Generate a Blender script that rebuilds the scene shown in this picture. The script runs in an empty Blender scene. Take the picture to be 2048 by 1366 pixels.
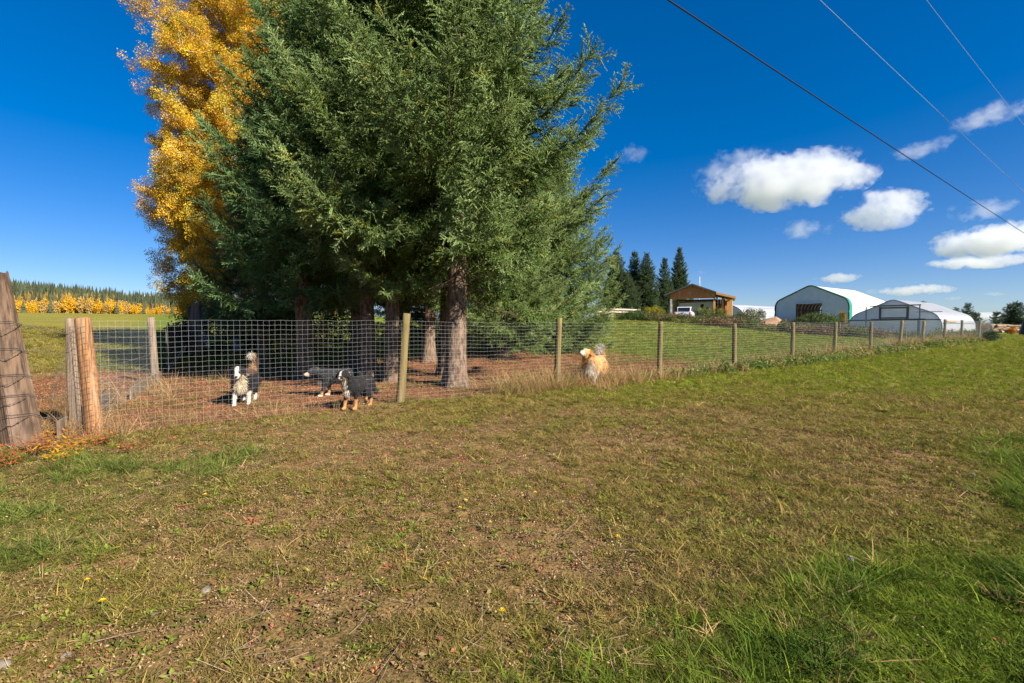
import bpy, math, random
import numpy as np
from mathutils import Vector, Matrix
SC = bpy.context.scene
COL = SC.collection
# ------------------------------------------------------------------ camera
F_PX, HZ = 967.0, 652.0                      # focal length and eye level in the 2048-wide frame
PITCH = math.atan((683 - HZ) / F_PX)
CAM_H = 1.5
cam = bpy.data.objects.new('camera', bpy.data.cameras.new('camera'))
COL.objects.link(cam)
cam.data.sensor_width = 36.0
cam.data.lens = 36.0 * F_PX / 2048
cam.data.clip_start = 0.05
cam.data.clip_end = 20000
cam.location = (0, 0, CAM_H)
cam.rotation_euler = (math.pi / 2 - PITCH, 0, 0)
SC.camera = cam
# ------------------------------------------------------------------ light
SUN_EL, SUN_AZ = math.radians(31), math.atan2(-0.62, 0.785)   # sun stands to the right and a little behind
world = bpy.data.worlds.new('World')
SC.world = world
world.use_nodes = True
wn, wl = world.node_tree.nodes, world.node_tree.links
bg = wn['Background']
sky = wn.new('ShaderNodeTexSky')
sky.sky_type = 'NISHITA'
sky.sun_disc = False
sky.sun_elevation = SUN_EL
sky.sun_rotation = math.pi / 2 - SUN_AZ
sky.altitude = 1950
sky.air_density = 1.0
sky.dust_density = 1.75
sky.ozone_density = 3.57
hsv = wn.new('ShaderNodeHueSaturation')
hsv.inputs['Saturation'].default_value = 1.41
hsv.inputs['Hue'].default_value = 0.51
hsv.inputs['Value'].default_value = 1.0
wl.new(sky.outputs[0], hsv.inputs['Color'])
gam = wn.new('ShaderNodeGamma')
gam.inputs[1].default_value = 0.815
wl.new(hsv.outputs[0], gam.inputs[0])
tin = wn.new('ShaderNodeMix')
tin.data_type = 'RGBA'
tin.blend_type = 'MULTIPLY'
tin.inputs[0].default_value = 1.0
tin.inputs[7].default_value = (1.0, 1.05, 1.21, 1)
wl.new(gam.outputs[0], tin.inputs[6])
wl.new(tin.outputs[2], bg.inputs['Color'])
bg.inputs['Strength'].default_value = 0.060
sl = bpy.data.lights.new('sun', 'SUN')
sl.energy = 5.0
sl.angle = math.radians(0.55)
sl.color = (1.0, 0.92, 0.80)
sun = bpy.data.objects.new('sun', sl)
COL.objects.link(sun)
SUN_DIR = Vector((math.cos(SUN_EL) * math.cos(SUN_AZ), math.cos(SUN_EL) * math.sin(SUN_AZ), math.sin(SUN_EL)))
sun.rotation_euler = SUN_DIR.to_track_quat('Z', 'Y').to_euler()
SC.view_settings.view_transform = 'Standard'
SC.view_settings.look = 'None'
SC.view_settings.gamma = 1.0
SC.view_settings.exposure = 1.36
SC.view_settings.use_curve_mapping = False
SC.render.engine = 'CYCLES'
cy = SC.cycles
cy.max_bounces = 12
cy.diffuse_bounces = 3
cy.glossy_bounces = 2
cy.transmission_bounces = 4
cy.transparent_max_bounces = 12
cy.volume_bounces = 10
cy.use_denoising = True
cy.volume_step_rate = 1.0
cy.volume_max_steps = 128
cy.sample_clamp_indirect = 6.0
# ------------------------------------------------------------------ helpers
rng = np.random.default_rng(7)
random.seed(7)

def ss(t):
    t = np.clip(t, 0, 1)
    return t * t * (3 - 2 * t)

def _h(ix, iy, seed):
    n = (ix.astype(np.int64) * 374761393 + iy.astype(np.int64) * 668265263 + seed * 1442695041) & 0xffffffff
    n = ((n ^ (n >> 13)) * 1274126177) & 0xffffffff
    return ((n ^ (n >> 16)) & 0xffff) / 65535.0

def vnoise(x, y, seed=0):
    x = np.asarray(x, float); y = np.asarray(y, float)
    ix, iy = np.floor(x), np.floor(y)
    fx, fy = ss(x - ix), ss(y - iy)
    a, b = _h(ix, iy, seed), _h(ix + 1, iy, seed)
    c, d = _h(ix, iy + 1, seed), _h(ix + 1, iy + 1, seed)
    return (a * (1 - fx) + b * fx) * (1 - fy) + (c * (1 - fx) + d * fx) * fy

def fbm(x, y, seed=0, o=3):
    s, a, t = 0, 1.0, 0
    for k in range(o):
        s = s + a * vnoise(np.asarray(x) * 2 ** k + 17.3 * k, np.asarray(y) * 2 ** k - 9.1 * k, seed + k)
        t += a; a *= 0.5
    return s / t

def pix(px, py, d):
    """world point seen at pixel (2048-wide frame) whose world Y is d"""
    a, b = (px - 1024) / F_PX, (683 - py) / F_PX
    sp, cp = math.sin(PITCH), math.cos(PITCH)
    v = np.array([a, b * sp + cp, b * cp - sp])
    return np.array([0, 0, CAM_H]) + v * (d / v[1])

# plan directions: U runs along the front fence (and every building), N points away behind it
FU = np.array([1326.0, 967.0]); FU /= np.linalg.norm(FU)
FN = np.array([-FU[1], FU[0]])
_p = pix(185, 868, 1.0); _d = CAM_H / (CAM_H - _p[2])
F0 = pix(185, 868, _d)[:2]
BAY = 0.368 * F0[1] / FU[1]

def uv(x, y):
    return (x - F0[0]) * FU[0] + (y - F0[1]) * FU[1], (x - F0[0]) * FN[0] + (y - F0[1]) * FN[1]

def uvp(u, v):
    return F0[0] + u * FU[0] + v * FN[0], F0[1] + u * FU[1] + v * FN[1]

def ground_h(x, y):
    x = np.asarray(x, float); y = np.asarray(y, float)
    u, v = uv(x, y)
    d = np.hypot(x, y)
    az = np.where(y > 0.3 * d, x / np.maximum(y, 0.3 * d + 1e-6), np.sign(x) * 3.0)
    wl_ = ss((-0.05 - az) / 0.3) * (y > 0)
    z = 1.9 * ss(v / 32) * ss((u - 3) / 20) * (1 - wl_) + 0.28 * ss((u - 15) / 30) * (1 - wl_)
    z = z + wl_ * 8.3 * np.clip((d - 28) / 320, 0, 1.0) ** 1.05
    crest = np.clip(17 + (-0.645 - az) / 0.385 * 27, 9, 62)
    z = z + wl_ * crest * ss((y - 345) / 380)
    near = np.clip(1.4 - d / 30, 0, 1)
    z = z + near * (0.05 * (fbm(x * 0.9, y * 0.9, 3) - 0.5) + 0.035 * (fbm(x * 3.1, y * 3.1, 5) - 0.5))
    return z

def gz(x, y):
    return float(ground_h(np.array([x]), np.array([y]))[0])

def gpix(px, py, d0=1.5, d1=400):
    """ground point seen at a pixel"""
    ds = np.geomspace(d0, d1, 1500)
    p0 = pix(px, py, 1.0) - np.array([0, 0, CAM_H])
    P = p0[None, :] * ds[:, None]
    z = P[:, 2] + CAM_H - ground_h(P[:, 0], P[:, 1])
    i = int(np.argmax(z < 0)) if (z < 0).any() else len(ds) - 1
    return np.array([P[i, 0], P[i, 1], gz(P[i, 0], P[i, 1])])

class MB:
    """collects vertices and faces of one mesh"""
    def __init__(s):
        s.V, s.F, s.n = [], [], 0
    def add(s, V, F):
        V = np.asarray(V, float)
        s.V.append(V); s.F += [tuple(int(i) + s.n for i in f) for f in F]
        s.n += len(V); return s
    def box(s, c, size, rz=0.0, R=None):
        x, y, z = np.asarray(size) / 2
        P = np.array([[-x, -y, -z], [x, -y, -z], [x, y, -z], [-x, y, -z], [-x, -y, z], [x, -y, z], [x, y, z], [-x, y, z]])
        if R is None:
            R = np.array([[math.cos(rz), -math.sin(rz), 0], [math.sin(rz), math.cos(rz), 0], [0, 0, 1]])
        return s.add(P @ np.asarray(R).T + np.asarray(c), [(0, 3, 2, 1), (4, 5, 6, 7), (0, 1, 5, 4), (1, 2, 6, 5), (2, 3, 7, 6), (3, 0, 4, 7)])
    def bar(s, p, q, w, h):
        p, q = np.asarray(p, float), np.asarray(q, float)
        d = q - p; L = np.linalg.norm(d); d = d / L
        up = np.array([0, 0, 1.0]) if abs(d[2]) < 0.95 else np.array([1.0, 0, 0])
        a = np.cross(up, d); a /= np.linalg.norm(a); b = np.cross(d, a)
        return s.box((p + q) / 2, (L, w, h), R=np.stack([d, a, b], 1))
    def tube(s, pts, rad, n=8, cap=True, jit=0.0, sq=None):
        pts = np.asarray(pts, float); m = len(pts)
        rad = np.broadcast_to(np.asarray(rad, float), (m,))
        T = np.gradient(pts, axis=0); T /= np.linalg.norm(T, axis=1)[:, None] + 1e-12
        up = np.array([0, 0, 1.0]) if abs(T[:, 2]).mean() < 0.8 else np.array([1.0, 0, 0])
        A = np.cross(up, T); A /= np.linalg.norm(A, axis=1)[:, None] + 1e-12
        B = np.cross(T, A)
        th = np.arange(n) / n * 2 * math.pi
        R = rad[:, None] * (1 + jit * (rng.random((m, n)) - 0.5) * 2)
        if sq is not None: R = R * np.asarray(sq)[None, :]
        V = pts[:, None, :] + R[..., None] * (np.cos(th)[None, :, None] * A[:, None, :] + np.sin(th)[None, :, None] * B[:, None, :])
        F = []
        for i in range(m - 1):
            for j in range(n):
                k = (j + 1) % n
                F.append((i * n + j, i * n + k, (i + 1) * n + k, (i + 1) * n + j))
        if cap:
            F.append(tuple(range(n))[::-1]); F.append(tuple((m - 1) * n + j for j in range(n)))
        return s.add(V.reshape(-1, 3), F)
    def prisms(s, P, Q, r, n=3):
        P, Q = np.asarray(P, float), np.asarray(Q, float); m = len(P)
        d = Q - P; d /= np.linalg.norm(d, axis=1)[:, None] + 1e-12
        up = np.where(np.abs(d[:, 2:3]) < 0.9, np.array([[0, 0, 1.0]]), np.array([[1.0, 0, 0]]))
        A = np.cross(up, d); A /= np.linalg.norm(A, axis=1)[:, None] + 1e-12
        B = np.cross(d, A); th = np.arange(n) / n * 2 * math.pi + 0.4
        off = np.asarray(r).reshape(-1, 1, 1) * (np.cos(th)[None, :, None] * A[:, None] + np.sin(th)[None, :, None] * B[:, None])
        V = np.concatenate([P[:, None] + off, Q[:, None] + off], 1).reshape(-1, 3)
        F = [(i * 2 * n + j, i * 2 * n + (j + 1) % n, i * 2 * n + n + (j + 1) % n, i * 2 * n + n + j) for i in range(m) for j in range(n)]
        return s.add(V, F)
    def extrude(s, prof, y0, y1, axis='y'):
        """closed outline (x,z) pulled from y0 to y1"""
        prof = np.asarray(prof, float); n = len(prof)
        a = np.stack([prof[:, 0], np.full(n, y0), prof[:, 1]], 1); b = a.copy(); b[:, 1] = y1
        if axis == 'x':
            a = a[:, [1, 0, 2]]; b = b[:, [1, 0, 2]]
        F = [(i, (i + 1) % n, n + (i + 1) % n, n + i) for i in range(n)] + [tuple(range(n))[::-1], tuple(range(n, 2 * n))]
        return s.add(np.concatenate([a, b]), F)
    def mesh(s, name, mat=None, smooth=False, col=None):
        me = bpy.data.meshes.new(name)
        V = np.concatenate(s.V) if s.V else np.zeros((0, 3))
        me.from_pydata(V.tolist(), [], s.F)
        if mat: me.materials.append(mat)
        if smooth: me.shade_smooth()
        if col is not None:
            at = me.attributes.new('col', 'FLOAT_COLOR', 'POINT')
            c = np.ones((len(V), 4), np.float32); c[:, :3] = col
            at.data.foreach_set('color', c.ravel())
        return me
    def obj(s, name, mat=None, parent=None, smooth=False, col=None, loc=None, rz=0.0):
        return link(name, s.mesh(name, mat, smooth, col), parent, loc, rz)

def link(name, data, parent=None, loc=None, rz=0.0):
    o = bpy.data.objects.new(name, data)
    COL.objects.link(o)
    if parent is not None: o.parent = parent
    if loc is not None: o.location = loc
    o.rotation_euler = (0, 0, rz)
    return o

def tag(o, label=None, cat=None, group=None, kind=None):
    if label: o['label'] = label
    if cat: o['category'] = cat
    if group: o['group'] = group
    if kind: o['kind'] = kind
    return o

def thing(name, label, cat, loc=(0, 0, 0), rz=0.0, group=None):
    return tag(link(name, None, None, loc, rz), label, cat, group)

def copy_tree(o, parent=None):
    c = o.copy(); COL.objects.link(c)
    if parent is not None: c.parent = parent
    for ch in list(o.children): copy_tree(ch, c)
    return c
# ------------------------------------------------------------------ materials
def N(nt, t, **kw):
    n = nt.nodes.new('ShaderNode' + t)
    for k, v in kw.items(): setattr(n, k, v)
    return n

def mix_rgb(nt, fac, a, b, mode='MIX'):
    m = N(nt, 'Mix', data_type='RGBA', blend_type=mode)
    for s, v in ((m.inputs[0], fac), (m.inputs[6], a), (m.inputs[7], b)):
        if hasattr(v, 'is_output'): nt.links.new(v, s)
        elif isinstance(v, (int, float)): s.default_value = v
        else: s.default_value = (*v, 1.0) if len(v) == 3 else v
    return m.outputs[2]

def ramp(nt, src, a, b):
    m = N(nt, 'MapRange'); m.interpolation_type = 'SMOOTHSTEP'
    nt.links.new(src, m.inputs[0]); m.inputs[1].default_value = a; m.inputs[2].default_value = b
    return m.outputs[0]

def noise(nt, vec, scale, detail=4, rough=0.55, stretch=None):
    if stretch:
        mp = N(nt, 'Mapping'); mp.inputs['Scale'].default_value = stretch
        nt.links.new(vec, mp.inputs[0]); vec = mp.outputs[0]
    n = N(nt, 'TexNoise'); n.inputs['Scale'].default_value = scale
    n.inputs['Detail'].default_value = detail; n.inputs['Roughness'].default_value = rough
    nt.links.new(vec, n.inputs['Vector'])
    return n.outputs[0]

def pmat(name, c1, c2=None, scale=6.0, stretch=None, rough=0.8, bump=0.0, bscale=None, metallic=0.0, c3=None, attr=None, spec=0.3,
         trans=0.0, coord='Object', lo=0.35, hi=0.65):
    m = bpy.data.materials.new(name); m.use_nodes = True
    nt = m.node_tree; p = nt.nodes['Principled BSDF']; out = nt.nodes['Material Output']
    p.inputs['Roughness'].default_value = rough; p.inputs['Metallic'].default_value = metallic
    p.inputs['Specular IOR Level'].default_value = spec
    tc = N(nt, 'TexCoord').outputs[coord]
    c = None
    if attr:
        at = N(nt, 'Attribute', attribute_name=attr[0], attribute_type=attr[1]); c = at.outputs['Color']
        if c2 is not None:
            nz = noise(nt, tc, scale, stretch=stretch)
            c = mix_rgb(nt, 1.0, c, mix_rgb(nt, ramp(nt, nz, lo, hi), c1, c2), 'MULTIPLY')
    elif c2 is not None:
        nz = noise(nt, tc, scale, stretch=stretch)
        c = mix_rgb(nt, ramp(nt, nz, lo, hi), c1, c2)
        if c3 is not None:
            n2 = noise(nt, tc, scale * 0.23, stretch=stretch)
            c = mix_rgb(nt, ramp(nt, n2, 0.5, 0.75), c, c3)
    if c is not None: nt.links.new(c, p.inputs['Base Color'])
    else: p.inputs['Base Color'].default_value = (*c1, 1)
    if bump:
        b = N(nt, 'Bump'); b.inputs['Strength'].default_value = bump; b.inputs['Distance'].default_value = 0.02
        nt.links.new(noise(nt, tc, bscale or scale, 5, 0.6, stretch), b.inputs['Height'])
        nt.links.new(b.outputs[0], p.inputs['Normal'])
    if trans:
        t = N(nt, 'BsdfTranslucent'); mx = N(nt, 'MixShader'); mx.inputs[0].default_value = trans
        if c is not None: nt.links.new(c, t.inputs[0])
        else: t.inputs[0].default_value = (*c1, 1)
        nt.links.new(p.outputs[0], mx.inputs[1]); nt.links.new(t.outputs[0], mx.inputs[2]); nt.links.new(mx.outputs[0], out.inputs[0])
    return m

def leafmat(name, trans=0.3, rough=0.55, dry=(0.30, 0.22, 0.10), drymix=0.0, spec=0.25):
    """foliage: colour comes from the instance it sits on, each leaf lighter or darker by its own mark"""
    m = bpy.data.materials.new(name); m.use_nodes = True
    nt = m.node_tree; p = nt.nodes['Principled BSDF']; out = nt.nodes['Material Output']
    p.inputs['Roughness'].default_value = rough; p.inputs['Specular IOR Level'].default_value = spec
    a = N(nt, 'Attribute', attribute_name='tint', attribute_type='INSTANCER').outputs['Color']
    b = N(nt, 'Attribute', attribute_name='col', attribute_type='GEOMETRY')
    c = mix_rgb(nt, 1.0, a, b.outputs['Color'], 'MULTIPLY')
    if drymix:
        sep = N(nt, 'SeparateColor'); nt.links.new(b.outputs['Color'], sep.inputs[0])
        c = mix_rgb(nt, ramp(nt, sep.outputs[2], 1.0 + drymix * 0.001, 1.3), c, dry)
    nt.links.new(c, p.inputs['Base Color'])
    t = N(nt, 'BsdfTranslucent'); mx = N(nt, 'MixShader'); mx.inputs[0].default_value = trans
    nt.links.new(c, t.inputs[0])
    nt.links.new(p.outputs[0], mx.inputs[1]); nt.links.new(t.outputs[0], mx.inputs[2]); nt.links.new(mx.outputs[0], out.inputs[0])
    return m
# ------------------------------------------------------------------ scatter of small pieces
_groups = {}

def scatter_group(coll):
    if coll.name in _groups: return _groups[coll.name]
    ng = bpy.data.node_groups.new('scatter ' + coll.name, 'GeometryNodeTree')
    ng.interface.new_socket(name='Geometry', in_out='INPUT', socket_type='NodeSocketGeometry')
    ng.interface.new_socket(name='Geometry', in_out='OUTPUT', socket_type='NodeSocketGeometry')
    gi, go = ng.nodes.new('NodeGroupInput'), ng.nodes.new('NodeGroupOutput')
    ins = ng.nodes.new('GeometryNodeInstanceOnPoints'); ci = ng.nodes.new('GeometryNodeCollectionInfo')
    ci.inputs['Collection'].default_value = coll
    ci.inputs['Separate Children'].default_value = True
    ci.inputs['Reset Children'].default_value = True
    ins.inputs['Pick Instance'].default_value = True
    def na(nm, ty):
        a = ng.nodes.new('GeometryNodeInputNamedAttribute'); a.data_type = ty; a.inputs['Name'].default_value = nm
        return a.outputs['Attribute']
    ng.links.new(gi.outputs[0], ins.inputs['Points'])
    ng.links.new(ci.outputs[0], ins.inputs['Instance'])
    ng.links.new(na('idx', 'INT'), ins.inputs['Instance Index'])
    ng.links.new(na('rot', 'FLOAT_VECTOR'), ins.inputs['Rotation'])
    ng.links.new(na('scl', 'FLOAT_VECTOR'), ins.inputs['Scale'])
    ng.links.new(ins.outputs[0], go.inputs[0])
    _groups[coll.name] = ng
    return ng

def scatter(name, coll, P, rot, scl, tint, parent=None, idx=None):
    P = np.asarray(P, np.float32); n = len(P)
    me = bpy.data.meshes.new(name)
    me.vertices.add(n); me.vertices.foreach_set('co', P.ravel())
    scl = np.asarray(scl, np.float32)
    if scl.ndim == 1: scl = np.repeat(scl[:, None], 3, 1)
    if idx is None: idx = rng.integers(0, len(coll.objects), n)
    me.attributes.new('rot', 'FLOAT_VECTOR', 'POINT').data.foreach_set('vector', np.asarray(rot, np.float32).ravel())
    me.attributes.new('scl', 'FLOAT_VECTOR', 'POINT').data.foreach_set('vector', scl.ravel())
    me.attributes.new('idx', 'INT', 'POINT').data.foreach_set('value', np.asarray(idx, np.int32))
    c = np.ones((n, 4), np.float32); c[:, :3] = tint
    me.attributes.new('tint', 'FLOAT_COLOR', 'POINT').data.foreach_set('color', c.ravel())
    me.update()
    o = link(name, me, parent)
    md = o.modifiers.new('scatter', 'NODES'); md.node_group = scatter_group(coll)
    return o

def basis_euler(X, Z):
    """euler angles that turn +X to X and +Z towards Z"""
    X = X / (np.linalg.norm(X, axis=1)[:, None] + 1e-12)
    Y = np.cross(Z, X); Y /= np.linalg.norm(Y, axis=1)[:, None] + 1e-12
    Z = np.cross(X, Y)
    return np.stack([np.arctan2(Y[:, 2], Z[:, 2]), np.arcsin(np.clip(-X[:, 2], -1, 1)), np.arctan2(X[:, 1], X[:, 0])], 1)

def kit(name, meshes):
    c = bpy.data.collections.new(name)
    for me in meshes: c.objects.link(bpy.data.objects.new(me.name, me))
    c.use_fake_user = True
    return c
# ------------------------------------------------------------------ ground
def seg(*parts):
    out = []
    for a, b, s in parts: out.append(np.arange(a, b, s))
    return np.concatenate(out)

def grow(a, s, k, end):
    r = [a]
    while r[-1] < end: r.append(r[-1] + s); s *= k
    return np.array(r)

def zones(x, y):
    """weights of what grows where (front field, lush verge, dog yard, lawn, pasture)"""
    x = np.asarray(x, float); y = np.asarray(y, float)
    u, v = uv(x, y)
    wob = (fbm(x * 0.5, y * 0.5, 21) - 0.5)
    front = ss((-v + 0.25 + wob * 0.8) / 0.6)
    lush = front * ss((0.72 * x - y + 1.9 + wob * 2.6) / 1.8)
    far_green = front * ss((u - 4.5 + 0.8 * v + wob * 7) / 8)
    bare = front * ss((x + 9) / 2) * (1 - lush) * (1 - far_green) * ss((fbm(x * 0.8 + 5, y * 0.8, 31) - 0.42 + 0.36 * np.exp(-((x + 1.6) / 5.0) ** 2 - ((y - 5.6) / 3.3) ** 2)) / 0.26)
    leftgrass = front * ss((-x - 1.9 + wob * 2) / 1.2) * ss((6.1 + wob * 2 - y) / 0.9) * (1 - lush)
    yard = (1 - front) * ss((19 - u + wob * 7) / 4) * ss((13 + 0.0 * u - v + wob * 4) / 3) * ss((v * 1.0 + 9 + u * 3) / 2)
    left = (1 - front) * (1 - yard) * ss((-0.9 - u + wob) / 1.5)
    lawn = np.clip(1 - front - yard - left, 0, 1)
    return dict(front=front, lush=lush, far=far_green, bare=bare, lg=leftgrass, yard=yard, left=left, lawn=lawn)

def lerp(a, b, t):
    return a + (np.asarray(b) - a) * t[..., None]

def ground_tint(x, y):
    z = zones(x, y)
    n1 = fbm(x * 0.35, y * 0.35, 41); n2 = fbm(x * 1.7, y * 1.7, 43)
    c = np.zeros(np.shape(x) + (3,)) + np.array([0.165, 0.155, 0.034])
    c = lerp(c, [0.170, 0.128, 0.044], 0.9 * ss((n2 - 0.35) / 0.3) * (1 - z['far']))
    c = lerp(c, [0.165, 0.112, 0.054], z['bare'] * 0.9)
    c = lerp(c, [0.150, 0.185, 0.018], z['far'] * 0.9)
    c = lerp(c, [0.085, 0.125, 0.018], z['lush'] * 0.9)
    c = lerp(c, [0.130, 0.120, 0.045], z['lg'] * 0.7)
    c = lerp(c, lerp(np.zeros(np.shape(x) + (3,)) + np.array([0.205, 0.102, 0.055]), [0.15, 0.080, 0.045], ss((n2 - 0.4) / 0.2)), z['yard'])
    c = lerp(c, lerp(np.zeros(np.shape(x) + (3,)) + np.array([0.125, 0.185, 0.026]), [0.165, 0.195, 0.036], ss((n1 - 0.4) / 0.25)), z['lawn'])
    c = lerp(c, lerp(np.zeros(np.shape(x) + (3,)) + np.array([0.215, 0.21, 0.042]), [0.175, 0.125, 0.055], ss((n1 - 0.53) / 0.2) * 0.8), z['left'])
    u, v = uv(x, y)
    stripe = z['lawn'] * ss((u - 2) / 8) * (np.sin(v * 2.6 + 1.5 * fbm(u * 0.1, v * 0.1, 8)) * 0.5 + 0.5)
    return c * (1 + 0.16 * stripe - 0.10 * z['lawn'])[..., None] * (0.8 + 0.4 * n2)[..., None]

xs = np.concatenate([-grow(14.0, 0.6, 1.07, 4200)[::-1], seg((-13.6, -7, 0.3), (-7, 9, 0.16), (9, 30, 0.35)), grow(30.4, 0.6, 1.07, 4200)])
ys = np.concatenate([-grow(2.0, 0.6, 1.2, 500)[::-1], seg((-1.6, 1, 0.3), (1, 12, 0.16), (12, 32, 0.35), (32, 60, 0.6)), grow(61, 0.9, 1.07, 5000)])
X, Y = np.meshgrid(xs, ys)
Z = ground_h(X, Y)
me = bpy.data.meshes.new('ground')
nx, ny = len(xs), len(ys)
idx = np.arange(nx * ny).reshape(ny, nx)
quads = np.stack([idx[:-1, :-1], idx[:-1, 1:], idx[1:, 1:], idx[1:, :-1]], -1).reshape(-1, 4)
me.from_pydata(np.stack([X, Y, Z], -1).reshape(-1, 3).tolist(), [], quads.tolist())
me.shade_smooth()
at = me.attributes.new('col', 'FLOAT_COLOR', 'POINT')
c4 = np.ones((nx * ny, 4), np.float32); c4[:, :3] = ground_tint(X, Y).reshape(-1, 3)
at.data.foreach_set('color', c4.ravel())
gm = bpy.data.materials.new('soil and turf'); gm.use_nodes = True
nt = gm.node_tree; p = nt.nodes['Principled BSDF']; p.inputs['Roughness'].default_value = 0.95; p.inputs['Specular IOR Level'].default_value = 0.02
tc = N(nt, 'TexCoord').outputs['Object']
base = N(nt, 'Attribute', attribute_name='col').outputs['Color']
n1 = noise(nt, tc, 9.0, 5, 0.65); n2 = noise(nt, tc, 55.0, 4, 0.6); n3 = noise(nt, tc, 2.2, 4)
v = mix_rgb(nt, ramp(nt, n1, 0.3, 0.7), (0.62, 0.62, 0.60), (1.32, 1.28, 1.2))
v = mix_rgb(nt, 1.0, v, mix_rgb(nt, ramp(nt, n2, 0.3, 0.72), (0.55, 0.55, 0.55), (1.5, 1.45, 1.35)), 'MULTIPLY')
v = mix_rgb(nt, 1.0, v, mix_rgb(nt, ramp(nt, n3, 0.35, 0.65), (0.85, 0.88, 0.85), (1.15, 1.1, 1.1)), 'MULTIPLY')
nt.links.new(mix_rgb(nt, 1.0, base, v, 'MULTIPLY'), p.inputs['Base Color'])
bp = N(nt, 'Bump'); bp.inputs['Strength'].default_value = 0.7; bp.inputs['Distance'].default_value = 0.03
nt.links.new(n1, bp.inputs['Height'])
bp2 = N(nt, 'Bump'); bp2.inputs['Strength'].default_value = 0.6; bp2.inputs['Distance'].default_value = 0.008
nt.links.new(n2, bp2.inputs['Height']); nt.links.new(bp.outputs[0], bp2.inputs['Normal'])
nt.links.new(bp2.outputs[0], p.inputs['Normal'])
me.materials.append(gm)
tag(link('ground', me), kind='structure')

# ------------------------------------------------------------------ small pieces for foliage and turf
def col_mesh(name, V, F, C, mat, smooth=False):
    me = bpy.data.meshes.new(name)
    me.from_pydata(np.asarray(V).tolist(), [], F)
    at = me.attributes.new('col', 'FLOAT_COLOR', 'POINT')
    c = np.ones((len(V), 4), np.float32); c[:, :3] = np.asarray(C)
    at.data.foreach_set('color', c.ravel()); me.materials.append(mat)
    if smooth: me.shade_smooth()
    return me

def blades(name, mat, n, rad, hmin, hmax, w, lean, dry, seed, droop=0.5, segs=2):
    r = np.random.default_rng(seed); V, F, C = [], [], []
    for i in range(n):
        a = r.random() * 6.283; q = rad * math.sqrt(r.random())
        b = np.array([q * math.cos(a), q * math.sin(a), -0.005])
        a2 = r.random() * 6.283; h = hmin + (hmax - hmin) * r.random() ** 1.3; le = lean * (0.3 + r.random())
        d = np.array([math.cos(a2), math.sin(a2), 0]); s = np.array([-d[1], d[0], 0]) * w * (0.6 + 0.8 * r.random())
        k0 = len(V); isdry = r.random() < dry
        c = np.array([1.75, 1.45, 1.55]) * (0.7 + 0.5 * r.random()) if isdry else np.array([1, 1, 1]) * (0.65 + 0.7 * r.random())
        for k in range(segs + 1):
            t = k / segs
            pt = b + d * le * h * (t + droop * t * t) + np.array([0, 0, h * (t - 0.35 * droop * le * t * t)])
            if k < segs:
                V += [pt - s * (1 - 0.5 * t), pt + s * (1 - 0.5 * t)]; C += [c * (0.7 + 0.3 * t)] * 2
            else:
                V.append(pt); C.append(c * 1.05)
        for k in range(segs - 1):
            F.append((k0 + 2 * k, k0 + 2 * k + 1, k0 + 2 * k + 3, k0 + 2 * k + 2))
        F.append((k0 + 2 * segs - 2, k0 + 2 * segs - 1, k0 + 2 * segs))
    return col_mesh(name, V, F, C, mat)

def leafbunch(name, mat, n, rx, rz, ln, wd, seed, up=0.3, flat=False):
    r = np.random.default_rng(seed); V, F, C = [], [], []
    for i in range(n):
        if flat:
            a = i / n * 6.283 + r.random() * 0.6
            d = np.array([math.cos(a), math.sin(a), 0.15 + 0.35 * r.random()]); pc = d * 0.008; up_ = np.array([0, 0, 1.0])
        else:
            v = r.normal(size=3); v /= np.linalg.norm(v); v *= r.random() ** 0.4
            pc = v * np.array([rx, rx, rz]); d = r.normal(size=3); d[2] -= 0.2; up_ = np.array([0, 0, up]) + r.normal(size=3) * 0.7
        d = d / np.linalg.norm(d); s = np.cross(up_, d); s /= np.linalg.norm(s) + 1e-9; nn = np.cross(d, s)
        L = ln * (0.7 + 0.6 * r.random()); w = wd * (0.7 + 0.6 * r.random()); k0 = len(V)
        V += [pc, pc + d * L * 0.45 + s * w + nn * w * 0.35, pc + d * L, pc + d * L * 0.45 - s * w + nn * w * 0.35]
        c = np.array([1, 1, 1]) * (0.6 + 0.8 * r.random()) * np.array([1 + 0.15 * (r.random() - 0.5), 1, 1])
        C += [c] * 4; F += [(k0, k0 + 1, k0 + 2), (k0, k0 + 2, k0 + 3)]
    return col_mesh(name, V, F, C, mat)

M_GRASS = leafmat('grass blade', 0.30, 0.75, spec=0.08)
M_LEAF = leafmat('leaf', 0.38, 0.6, spec=0.15)
M_NEEDLE = leafmat('needle', 0.16, 0.7, spec=0.10)
M_LITTER = leafmat('dead leaf', 0.08, 0.9, spec=0.1)
K_TURF = kit('turf kit', [blades('turf_tuft', M_GRASS, 24, 0.05, 0.015, 0.048, 0.0020, 1.35, 0.28, 100 + i, 0.8) for i in range(5)])
K_LONG = kit('long grass kit', [blades('grass_clump', M_GRASS, 40, 0.065, 0.02, 0.095, 0.0024, 1.3, 0.16, 120 + i, 0.9, 3) for i in range(6)])
K_ROSE = kit('rosette kit', [leafbunch('weed_rosette', M_LEAF, 5 + i % 3, 0, 0, 0.030, 0.0075, 140 + i, flat=True) for i in range(5)])
K_LITTER = kit('litter kit', [leafbunch('dead_leaf', M_LITTER, 14, 0.055, 0.007, 0.014, 0.0036, 160 + i, up=2.0) for i in range(5)])
K_STRAW = kit('straw kit', [blades('dry_stalk', M_GRASS, 16, 0.10, 0.25, 0.75, 0.0035, 0.55, 0.1, 180 + i, 0.7, 4) for i in range(5)])
K_BUNCH = kit('leaf bunch kit', [leafbunch('leaf_bunch', M_LEAF, 42, 0.26, 0.22, 0.085, 0.030, 200 + i) for i in range(5)])
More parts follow.
